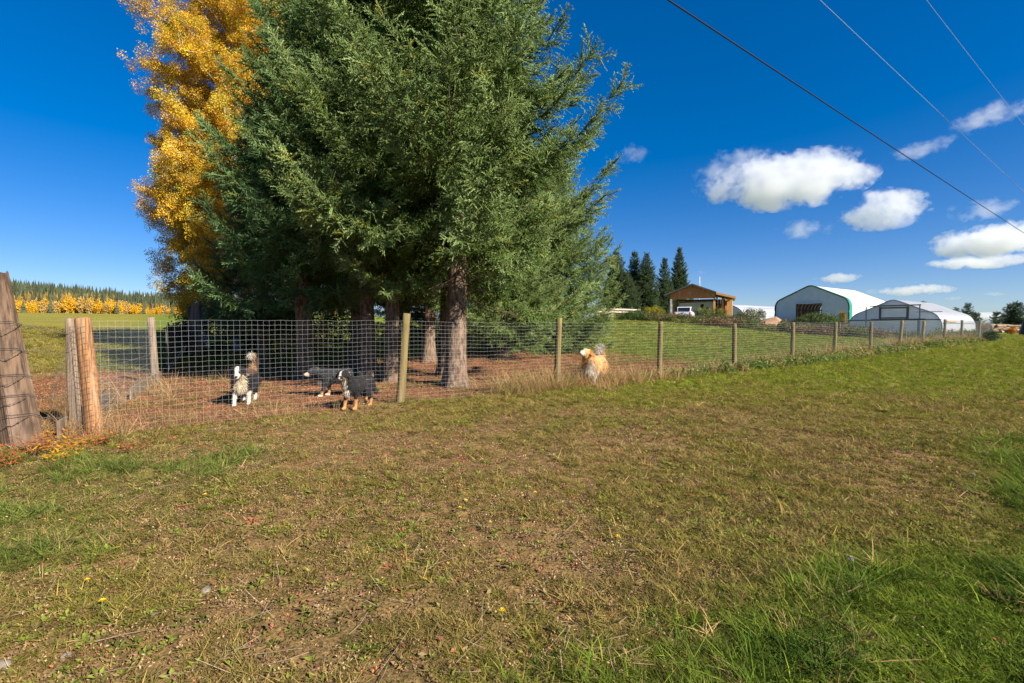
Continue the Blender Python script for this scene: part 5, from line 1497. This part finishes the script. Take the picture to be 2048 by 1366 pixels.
c = lerp(c, [0.245, 0.190, 0.060], ss((n2 - 0.42) / 0.2) * 0.70 * (1 - z['far']) * (1 - z['lush']))
c = lerp(c, [0.205, 0.155, 0.055], 0.30 * (1 - z['far']) * (1 - z['lush']) * (1 - z['lg']) * z['front'])
c = lerp(c, [0.165, 0.215, 0.018], z['far'] * (0.55 + 0.4 * (n1 > 0.45)))
c = lerp(c, [0.108, 0.165, 0.015], z['lush'])
c = lerp(c, [0.120, 0.145, 0.035], z['lg'] * 0.6)
c = lerp(c, [0.150, 0.205, 0.028], z['lawn'] * (0.6 + 0.4 * (n1 > 0.5)))
c = lerp(c, [0.22, 0.205, 0.045], z['left'] * 0.8)
c = lerp(c, [0.24, 0.15, 0.06], z['yard'] * 0.8)
c = c * (0.7 + 0.6 * r.random(n))[:, None]
straw = r.random(n) < 0.10 * (1 - z['lush']); c[straw] = np.array([0.33, 0.245, 0.10]) * (0.7 + 0.5 * r.random(straw.sum()))[:, None]
lay('turf', 'short worn turf of olive and straw coloured grass', K_TURF, P, S * np.where(z['lawn'] + z['far'] > 0.5, 0.85, 1.0), c, seed=52)
print('turf', n)
# long lush grass bottom right, and the clumps by the left posts
P, S = rings([(1.2, 2.2, 700, 1.0), (2.2, 3.4, 560, 1.0), (3.4, 5.5, 320, 1.05), (5.5, 9, 140, 1.25), (9, 14, 30, 1.5)], 53)
z = zones(P[:, 0], P[:, 1]); n1 = fbm(P[:, 0] * 1.6, P[:, 1] * 1.6, 63); n2 = fbm(P[:, 0] * 0.7, P[:, 1] * 0.7, 66)
prob = z['lush'] * (0.95 - 0.9 * (n1 < 0.43)) + z['lg'] * 0.55 * ss((n1 - 0.46) / 0.12) + 0.035 * z['front'] * (n1 > 0.60)
k = r.random(len(P)) < prob; P, S, n1, n2 = P[k], S[k], n1[k], n2[k]
for q in z: z[q] = z[q][k]
n = len(P)
c = np.zeros((n, 3)) + np.array([0.112, 0.178, 0.018])
c = lerp(c, [0.062, 0.118, 0.016], (n1 < 0.50) * 0.8); c = lerp(c, [0.200, 0.225, 0.030], ss((n2 - 0.5) / 0.15) * 0.7)
c = lerp(c, [0.14, 0.182, 0.036], z['lg'])
c = c * (0.65 + 0.65 * r.random(n))[:, None]
st_ = r.random(n) < 0.10; c[st_] = np.array([0.33, 0.235, 0.10]) * (0.7 + 0.6 * r.random(st_.sum()))[:, None]
depth_short = np.clip(0.55 + 0.9 * z['lush'] * (n1 > 0.4), 0.5, 1.25)
lay('long_grass', 'long lush green grass along the near verge', K_LONG, P, S * depth_short * (0.7 + 1.0 * z['lg']), c, 0.38, 54)
print('long', n)
# broad leaved weeds flat in the turf
P, S = rings([(1.2, 2.5, 620, 1.0), (2.5, 4.5, 400, 1.05), (4.5, 8, 190, 1.25), (8, 14, 40, 1.7), (14, 24, 10, 2.5)], 55)
z = zones(P[:, 0], P[:, 1]); n1 = fbm(P[:, 0] * 1.1, P[:, 1] * 1.1, 64)
k = (r.random(len(P)) < (0.25 + 1.4 * (n1 - 0.38))) & (r.random(len(P)) < z['front'] * (1 - 0.75 * z['bare']) * (1 - 0.4 * z['lush'])); P, S = P[k], S[k]; n = len(P)
c = np.array([0.165, 0.210, 0.028]) * (0.55 + 0.8 * r.random(n))[:, None] * np.stack([np.ones(n), 1 - 0.15 * r.random(n), np.ones(n)], 1)
rd = r.random(n) < 0.035; c[rd] = np.array([0.30, 0.10, 0.045]) * (0.6 + 0.7 * r.random(rd.sum()))[:, None]
br = r.random(n) < 0.22; c[br] = np.array([0.20, 0.145, 0.06]) * (0.6 + 0.7 * r.random(br.sum()))[:, None]
lay('broadleaf_weeds', 'dandelion and clover leaves lying flat in the worn turf', K_ROSE, P, S, c, 0.2, 56, 0.006, 'weeds')
# dead leaf litter
P, S = rings([(1.2, 3, 420, 1.0), (3, 5.5, 300, 1.05), (5.5, 9, 170, 1.3), (9, 15, 70, 1.8), (15, 22, 20, 2.5)], 57)
z = zones(P[:, 0], P[:, 1]); n1 = fbm(P[:, 0] * 1.3, P[:, 1] * 1.3, 65)
k = r.random(len(P)) < (0.75 * z['front'] * (1 - 0.85 * z['lush']) * (1 - 0.75 * z['far']) + z['yard']) * (0.4 + 1.2 * n1); P, S, n1 = P[k], S[k], n1[k]
yd = z['yard'][k]; n = len(P)
pal = np.array([[0.23, 0.15, 0.075], [0.15, 0.09, 0.05], [0.33, 0.24, 0.13], [0.20, 0.11, 0.05], [0.11, 0.075, 0.04], [0.36, 0.11, 0.055]])
c = pal[r.choice(6, n, p=[.30, .28, .08, .20, .11, .03])] * (0.75 + 0.5 * r.random(n))[:, None]
yc = np.array([0.24, 0.115, 0.06]) * (0.55 + 0.9 * r.random(n))[:, None]; c[yd > 0.5] = yc[yd > 0.5]
lay('leaf_litter', 'brown dead leaves and thatch on the worn ground', K_LITTER, P, S, c, 0.25, 58, 0.008, 'leaf litter')
# dry tall stalks and weeds along the fence line
U, Vv = [], []
n = 4200
u = r.random(n) ** 0.95 * 50 - 0.5; v = r.normal(size=n) * (0.15 + 0.06 * (u > 9) + 0.14 * ((u > 6.6) & (u < 13.5))) - 0.02
x, y = uvp(u, v); dens = fbm(u * 0.55, v * 0.5, 67)
k = (r.random(n) < np.where((u > 6.6) & (u < 13.5), 1.0, np.where(u > 13.5, 0.62, 0.30)) * ss((dens - 0.25) / 0.3)) & ~((u > 4.6) & (u < 6.2) & (r.random(n) < 0.5))
x, y, u = x[k], y[k], u[k]; n = len(x)
ring = np.where(u < 6.6, 0.42, np.where(u < 13.5, 0.80, 0.75 + 0.012 * u)) * (0.6 + 0.5 * r.random(n))
c = np.array([0.40, 0.275, 0.115]) * (0.65 + 0.6 * r.random(n))[:, None]; g = (r.random(n) < 0.20); c[g] = np.array([0.22, 0.21, 0.06]) * (0.7 + 0.5 * r.random(g.sum()))[:, None]
lay('dry_grass', 'dry straw coloured stalks standing along the wire fence', K_STRAW, np.stack([x, y], 1), ring, c, 0.3, 68)
# straw at the corner post and inside the yard edge
def spot(px, py, n, sx, sy, sc, kitc, tint, name, label, seed, tilt=0.35, cat='grass'):
    q = np.random.default_rng(seed); g = gpix(px, py)
    P = np.stack([g[0] + q.normal(size=n) * sx, g[1] + q.normal(size=n) * sy], 1)
    c = np.array(tint) * (0.6 + 0.8 * q.random(n))[:, None]
    lay(name, label, kitc, P, np.full(n, sc), c, tilt, seed, 0.0, cat)
spot(250, 800, 38, 0.45, 0.9, 0.75, K_STRAW, (0.34, 0.24, 0.11), 'dry_grass', 'dry straw tufts beside the base plank of the side fence', 91)
spot(165, 872, 34, 0.35, 0.22, 0.62, K_STRAW, (0.36, 0.24, 0.11), 'dry_grass', 'dry straw tufts at the foot of the orange corner post', 92)
spot(350, 770, 26, 0.9, 0.4, 0.55, K_STRAW, (0.30, 0.22, 0.09), 'dry_grass', 'dry weeds by the pale yard corner post', 93)
spot(1180, 772, 90, 0.75, 0.35, 0.62, K_STRAW, (0.42, 0.28, 0.12), 'dry_grass', 'dry grass round the legs of the golden dog', 94)
n = 3000
u = 13 + r.random(n) * 36; v = -0.14 + r.normal(size=n) * 0.24
x, y = uvp(u, v); k = (fbm(u * 0.5, v * 0.4, 69) > 0.36) & (r.random(n) < 0.15 + ss((u - 14) / 9)); x, y, u = x[k], y[k], u[k]; n = len(x)
c = np.array([0.135, 0.185, 0.042]) * (0.6 + 0.8 * r.random(n))[:, None]; g = r.random(n) < 0.28; c[g] = np.array([0.30, 0.235, 0.09])
lay('fence_weeds', 'green leafy weeds growing along the foot of the wire fence', K_WEED, np.stack([x, y], 1), (0.9 + 0.016 * u) * (0.6 + 0.5 * r.random(n)), c, 0.6, 70, 0.05 + 0.16 * r.random(n), 'weeds')
# rough growth beyond the garden fence
n = 1500
gx = np.array([p[0] for p in gpts]); gy = np.array([p[1] for p in gpts])
t = r.random(n) * (len(gx) - 1); i = np.minimum(t.astype(int), len(gx) - 2); f = t - i
x = gx[i] * (1 - f) + gx[i + 1] * f + FN[0] * (0.3 + 5 * r.random(n) ** 1.4); y = gy[i] * (1 - f) + gy[i + 1] * f + FN[1] * (0.3 + 5 * r.random(n) ** 1.4)
nn_ = fbm(x * 0.35, y * 0.35, 71); hgt = 0.15 + 0.55 * r.random(n) * (nn_ > 0.4)
c = np.array([0.10, 0.115, 0.035]) * (0.6 + 0.8 * r.random(n))[:, None]
c[nn_ > 0.56] = (np.array([0.20, 0.13, 0.07]) * (0.6 + 0.8 * r.random(n))[:, None])[nn_ > 0.56]; c[nn_ < 0.40] = (np.array([0.15, 0.15, 0.035]) * (0.6 + 0.8 * r.random(n))[:, None])[nn_ < 0.40]
lay('garden_weeds', 'rough brown and green growth beyond the garden fence', K_BUNCH, np.stack([x, y], 1), np.full(n, 1.5), c, 0.7, 72, hgt, 'weeds')
SH = [('green leafy bush before the plank fence', 1268, 56.5, 3.6, 1.8, 1.25, 120, (0.07, 0.12, 0.03)), ('yellow green bush between the plank fence and the carport', 1306, 60, 2.6, 2.0, 1.75, 120, (0.24, 0.22, 0.02)),
      ('green bush with yellow tips covering the foot of the carport posts', 1424, 57, 4.2, 2.0, 1.7, 170, (0.13, 0.15, 0.03)), ('olive bush hiding the end of the white tunnel greenhouse', 1500, 56, 3.2, 2.0, 1.9, 150, (0.12, 0.13, 0.035)),
      ('large round feathery green bush before the fabric barn doorway', 1634, 50, 4.8, 2.2, 1.85, 320, (0.085, 0.125, 0.04)), ('low brown brush before the pickup truck', 1372, 55, 4.5, 1.5, 0.8, 120, (0.14, 0.10, 0.06)),
      ('low dull green brush between carport and fabric barn', 1455, 52.5, 4.5, 1.5, 1.0, 150, (0.085, 0.095, 0.04)), ('low weed clump at the left corner of the fabric barn', 1588, 50, 3.0, 1.5, 1.1, 110, (0.13, 0.12, 0.05)),
      ('tangle of brown stalks left of the clear greenhouse', 1688, 45.5, 1.6, 1.2, 1.0, 70, (0.13, 0.09, 0.05)), ('small pointed yellow bush right of the barn doorway', 1684, 70, 0.9, 0.9, 2.0, 50, (0.26, 0.19, 0.03)),
      ('low green growth under the clear greenhouse end', 1790, 43.5, 6.0, 1.0, 0.45, 120, (0.07, 0.10, 0.03)), ('leafy weed bank at the side of the clear greenhouse', 1915, 40, 5.0, 1.6, 0.9, 170, (0.12, 0.15, 0.035)),
      ('dark leafed weed clump by the last fence posts', 1975, 37.5, 1.6, 1.2, 0.9, 60, (0.05, 0.08, 0.04)), ('russet bush by the far stakes', 1968, 70, 2.4, 1.5, 1.2, 60, (0.26, 0.14, 0.05))]
for i, (lab, px, d, w, dp, h, n, tint) in enumerate(SH):
    x, y = at_px(px, d); shrub('garden_bush', lab, x, y, w, dp, h, n, tint, 800 + i, K_BUNCH, 1.0 if d < 45 else 1.2)
# earth heap
M_EARTH = pmat('heaped earth', (0.36, 0.21, 0.12), (0.24, 0.15, 0.09), 2.5, rough=0.95, bump=0.8, bscale=6)
for lab, px, d, w, h in (('mound of tan earth left of the fabric barn', 1545, 60, 4.6, 0.95), ('small mound of reddish earth by the clear greenhouse', 1690, 52, 3.0, 0.8)):
    x, y = at_px(px, d); mb = MB(); n = 20; q = np.random.default_rng(int(px)); V = [[0, 0, h]]
    for ring_, (a, hz_) in enumerate([(0.3, 0.85), (0.65, 0.45), (1.0, -0.1)]):
        V += [[w / 2 * a * math.cos(j / n * 6.283) * (1 + 0.15 * q.normal()), w / 3 * a * math.sin(j / n * 6.283), h * (hz_ + 0.12 * q.normal())] for j in range(n)]
    F = [(0, 1 + j, 1 + (j + 1) % n) for j in range(n)] + [(1 + m * n + j, 1 + (m + 1) * n + j, 1 + (m + 1) * n + (j + 1) % n, 1 + m * n + (j + 1) % n) for m in range(2) for j in range(n)]
    tag(mb.add(V, F).obj('earth_mound', M_EARTH, None, True, loc=(x, y, gz(x, y))), lab, 'earth mound')
# orange leaved plants by the old post
def flame_plant(lab, px, py, h, n, tint, seed, w=0.35):
    g = gpix(px, py); q = np.random.default_rng(seed); o = thing('autumn_plant', lab, 'plant', tuple(g), 0, 'autumn coloured plants by the old posts')
    st = MB(); lf = MB(); C = []
    for k in range(n):
        a = q.random() * 6.283; lean = w * (0.3 + q.random()); H = h * (0.5 + 0.6 * q.random())
        b = np.array([0.06 * q.normal(), 0.06 * q.normal(), 0]); tip = b + np.array([math.cos(a) * lean, math.sin(a) * lean, H])
        mid = (b + tip) / 2 + np.array([0, 0, 0.15 * H]); st.tube([b, mid, tip], [0.003, 0.0025, 0.001], 4, False)
        for j in range(11):
            s = 0.25 + 0.75 * j / 10; c = (1 - s) ** 2 * b + 2 * s * (1 - s) * mid + s * s * tip
            d = np.array([math.cos(a + j * 2.4), math.sin(a + j * 2.4), 0.25 * q.normal() - 0.1]); d /= np.linalg.norm(d); L = 0.07 * (0.6 + 0.7 * q.random()); wd = 0.011
            sd = np.cross(d, [0, 0, 1.0]); sd /= np.linalg.norm(sd); base = len(C)
            lf.add([c, c + d * L * 0.5 + sd * wd - [0, 0, 0.004], c + d * L, c + d * L * 0.5 - sd * wd - [0, 0, 0.004]], [(0, 1, 2), (0, 2, 3)])
            C += [np.array(tint) * (0.6 + 0.7 * q.random()) * np.array([1, 0.7 + 0.6 * q.random(), 1])] * 4
    st.obj('stem', M_TWIG, o)['kind'] = 'stuff'
    lf.obj('leaves', M_FLAME, o, col=np.array(C))['kind'] = 'stuff'
M_FLAME = pmat('autumn leaf', (1, 1, 1), (0.85, 0.85, 0.85), 20, rough=0.6, attr=('col', 'GEOMETRY'), trans=0.35)
flame_plant('red orange plant at the very left below the old log post', 10, 938, 0.28, 11, (0.55, 0.10, 0.02), 1, 0.16)
flame_plant('brightest orange and yellow plant between the two left posts', 140, 905, 0.20, 13, (0.60, 0.24, 0.015), 2, 0.24)
flame_plant('rusty plant against the foot of the old log post', 60, 915, 0.22, 9, (0.36, 0.12, 0.04), 3, 0.26)
flame_plant('brownish red plant lying over right of the orange post', 255, 905, 0.16, 9, (0.33, 0.13, 0.045), 4, 0.26)
flame_plant('low yellow plant before the orange post', 125, 922, 0.12, 7, (0.62, 0.34, 0.02), 5, 0.18)
flame_plant('rusty red plant at the foot of the orange post', 190, 890, 0.17, 8, (0.40, 0.13, 0.035), 6, 0.22)
flame_plant('small orange plant halfway between log post and orange post', 95, 900, 0.22, 9, (0.58, 0.20, 0.02), 7, 0.2)
# dandelions, seed heads, stones, fallen leaves
M_DAND = pmat('dandelion yellow', (0.75, 0.48, 0.005), rough=0.7); M_STEM = pmat('green stem', (0.12, 0.16, 0.04), rough=0.7)
M_SEED = pmat('seed head fluff', (0.42, 0.40, 0.33), rough=0.9, trans=0.3)
def flower(px, py, rad, seed, seedhead=False):
    g = gpix(px, py); q = np.random.default_rng(seed); hgt = 0.05 + 0.02 * q.random() + (0.05 if seedhead else 0)
    o = thing('seed_head' if seedhead else 'dandelion', 'pale round dandelion seed head in the green verge' if seedhead else 'single yellow dandelion bloom in the worn turf', 'flower', tuple(g), 0,
              'dandelion seed heads' if seedhead else 'yellow dandelions in the turf')
    MB().tube([[0, 0, -0.01], [0.004, 0.003, hgt]], 0.002, 5, False).obj('stem', M_STEM, o)
    mb = MB()
    if seedhead:
        for k in range(90):
            v = q.normal(size=3); v /= np.linalg.norm(v); s = np.cross(v, q.normal(size=3)); s /= np.linalg.norm(s); c = np.array([0.004, 0.003, hgt])
            mb.add([c + v * rad * 0.3, c + v * rad + s * 0.004, c + v * rad - s * 0.004], [(0, 1, 2)])
    else:
        for k in range(34):
            a = k * 2.4; t = 0.35 + 0.65 * (k / 34); c = np.array([0.004, 0.003, hgt]); d = np.array([math.cos(a) * t, math.sin(a) * t, 0.55 * (1 - t) + 0.1]); s = np.array([-math.sin(a), math.cos(a), 0]) * rad * 0.17
            mb.add([c, c + d * rad * 0.6 + s, c + d * rad, c + d * rad * 0.6 - s], [(0, 1, 2, 3)])
    mb.obj('bloom', M_SEED if seedhead else M_DAND, o)
for i, (px, py) in enumerate([(173, 1178), (203, 1226), (409, 1002), (914, 938), (919, 1030), (1070, 1002), (980, 1064), (1003, 1246), (236, 905), (1085, 911), (1235, 1090), (872, 897)]):
    flower(px, py, 0.017 + 0.003 * (i % 3), 900 + i)
for i, (px, py) in enumerate([(1946, 972), (1700, 1155)]):
    flower(px, py, 0.015, 930 + i, True)
M_STONE = pmat('pale stone', (0.20, 0.165, 0.125), (0.13, 0.11, 0.085), 20, rough=0.9, bump=0.3)
for i, (px, py, s_, lab) in enumerate([(308, 1232, 0.017, 'pale round pebble at the lower left'), (132, 1315, 0.018, 'pale oval pebble near the lower left corner'), (412, 1185, 0.03, 'flat grey stone on the bare soil left of centre'),
                                      (5, 1335, 0.03, 'grey stone at the very left edge'), (108, 955, 0.02, 'small stone under the orange leaves')]):
    g = gpix(px, py); q = np.random.default_rng(950 + i); SV, SF = SPH
    V = SV * np.array([1.25, 0.9, 0.55]) * s_ * (1 + 0.08 * q.normal(size=(len(SV), 1)))
    tag(MB().add(V, SF).obj('stone', M_STONE, None, True, loc=(g[0], g[1], g[2] + s_ * 0.3), rz=i), lab, 'stone')
M_YLEAF = pmat('fallen leaf', (1, 1, 1), (0.8, 0.8, 0.8), 20, rough=0.7, attr=('col', 'GEOMETRY'), trans=0.15)
mb = MB(); C = []; q = np.random.default_rng(99)
for i in range(300):
    px, py = q.random() * 1500, 860 + 500 * q.random() ** 0.8; g = gpix(px, py); a = q.random() * 6.283; L = 0.010 + 0.011 * q.random()
    d = np.array([math.cos(a), math.sin(a), 0.3 * q.normal()]) * L; s = np.array([-math.sin(a), math.cos(a), 0.3 * q.normal()]) * L * 0.55; c = g + [0, 0, 0.016]
    mb.add([c - d, c + s, c + d, c - s], [(0, 1, 2), (0, 2, 3)])
    col = [(0.38, 0.28, 0.12), (0.33, 0.13, 0.075), (0.46, 0.33, 0.04), (0.30, 0.19, 0.10)][q.choice(4, p=[.35, .3, .1, .25])]
    C += [np.array(col) * (0.7 + 0.5 * q.random())] * 4
tag(mb.obj('fallen_leaves', M_YLEAF, col=np.array(C)), 'scattered small fallen leaves on the worn turf', 'leaves', kind='stuff')
mb = MB(); q = np.random.default_rng(98)
for i in range(130):                                                   # twigs and dead straws lying about
    px, py = q.random() * 1300, 850 + 510 * q.random(); g = gpix(px, py); a = q.random() * 3.1416; L = 0.05 + 0.12 * q.random() ** 2
    d = np.array([math.cos(a), math.sin(a), 0.15 * q.normal()]) * L; c = g + [0, 0, 0.02]
    mb.prisms([c - d, c], [c, c + d + q.normal(size=3) * 0.01], 0.0016, 3)
tag(mb.obj('dead_straws', pmat('pale straw', (0.42, 0.31, 0.19), (0.28, 0.2, 0.13), 8, rough=0.9)), 'dead straws and twigs lying on the worn turf', 'straw', kind='stuff')

# ------------------------------------------------------------------ clouds
def cloudmat(name, dens, wisp):
    m = bpy.data.materials.new(name); m.use_nodes = True; nt = m.node_tree
    nt.nodes.remove(nt.nodes['Principled BSDF']); out = nt.nodes['Material Output']
    vol = N(nt, 'VolumePrincipled'); vol.inputs['Color'].default_value = (0.915, 0.925, 0.945, 1); vol.inputs['Anisotropy'].default_value = 0.5
    obj = N(nt, 'TexCoord').outputs['Object']
    ln = N(nt, 'VectorMath', operation='LENGTH'); nt.links.new(obj, ln.inputs[0])
    pos = N(nt, 'NewGeometry').outputs['Position']
    n1 = noise(nt, pos, 0.0065 if not wisp else 0.009, 9, 0.62, (1, 1, 1.25)); 
    def mth(op, a, b):
        q = N(nt, 'Math', operation=op)
        for i, v in enumerate((a, b)):
            if hasattr(v, 'is_output'): nt.links.new(v, q.inputs[i])
            else: q.inputs[i].default_value = v
        return q.outputs[0]
    n3 = noise(nt, pos, 0.03, 5, 0.6)
    fall = mth('SUBTRACT', 1.0, mth('POWER', ln.outputs['Value'], 2.0))
    e = mth('ADD', mth('MULTIPLY', mth('SUBTRACT', n1, 0.5), 5.2 if not wisp else 4.2), mth('SUBTRACT', mth('MULTIPLY', fall, 1.25), 0.45 if not wisp else 0.75))
    e = mth('ADD', e, mth('MULTIPLY', mth('SUBTRACT', n3, 0.5), 1.5))
    mr = N(nt, 'MapRange'); nt.links.new(e, mr.inputs[0]); mr.inputs[1].default_value = 0.0; mr.inputs[2].default_value = 0.34 if not wisp else 0.6; mr.inputs[3].default_value = 0.0; mr.inputs[4].default_value = dens
    nt.links.new(mr.outputs[0], vol.inputs['Density'])
    nt.links.new(vol.outputs[0], out.inputs['Volume'])
    return m
M_CUM, M_WISP = cloudmat('cumulus vapour', 0.0105, False), cloudmat('thin vapour', 0.005, True)
CL = [('largest ragged white cloud with a torn left side', 1572, 362, 128, 46, 2600, 0), ('thin ragged wisp trailing from the left of the largest cloud', 1470, 352, 75, 55, 2700, 1), ('rounded bright white cumulus below the largest cloud', 1766, 420, 64, 36, 2500, 0),
      ('small torn cloud beneath the largest cloud', 1612, 456, 52, 22, 2600, 1), ('broad layered cloud at the right edge under the black cable', 2005, 480, 100, 32, 2600, 0), ('flat bright cloud strip low at the right edge', 1962, 523, 72, 12, 3000, 0),
      ('small thin cloud under the black cable', 1968, 420, 55, 20, 2700, 1), ('thin wispy cloud crossing the highest wire', 1990, 232, 70, 24, 2600, 1), ('small wisp left of the middle wire', 1850, 296, 50, 20, 2600, 1),
      ('faint wisp beside the tips of the big spruce boughs', 1262, 312, 45, 24, 2600, 1), ('small flat cloud high over the fabric barn', 1675, 556, 36, 9, 3600, 0), ('long flat cloud over the clear greenhouse', 1832, 580, 50, 10, 3600, 0),
      ('tiny cloud over the barn roof', 1745, 583, 16, 6, 3600, 1), ('small flat cloud right of the long flat one', 1910, 597, 24, 6, 3800, 1), ('low flat cloud band behind the far right spruces', 1985, 631, 46, 6, 4200, 0),
      ('tiny cloud over the twin far spruces', 1985, 588, 22, 5, 3800, 1), ('tiny low cloud right of the mast', 1400, 545, 14, 7, 3400, 1)]
for i, (lab, px, py, a, b, d, w) in enumerate(CL):
    c = pix(px, py, d); k = d / F_PX * 1.25
    SV, SF = sphere_pts(20, 12)
    o = MB().add(SV, SF).obj('cloud', M_WISP if w else M_CUM, None, False, loc=tuple(c), rz=-math.atan2(c[0], c[1]))
    o.scale = (a * k, max(a, b) * k * 0.7, b * k); tag(o, lab, 'cloud', 'white clouds over the fields')
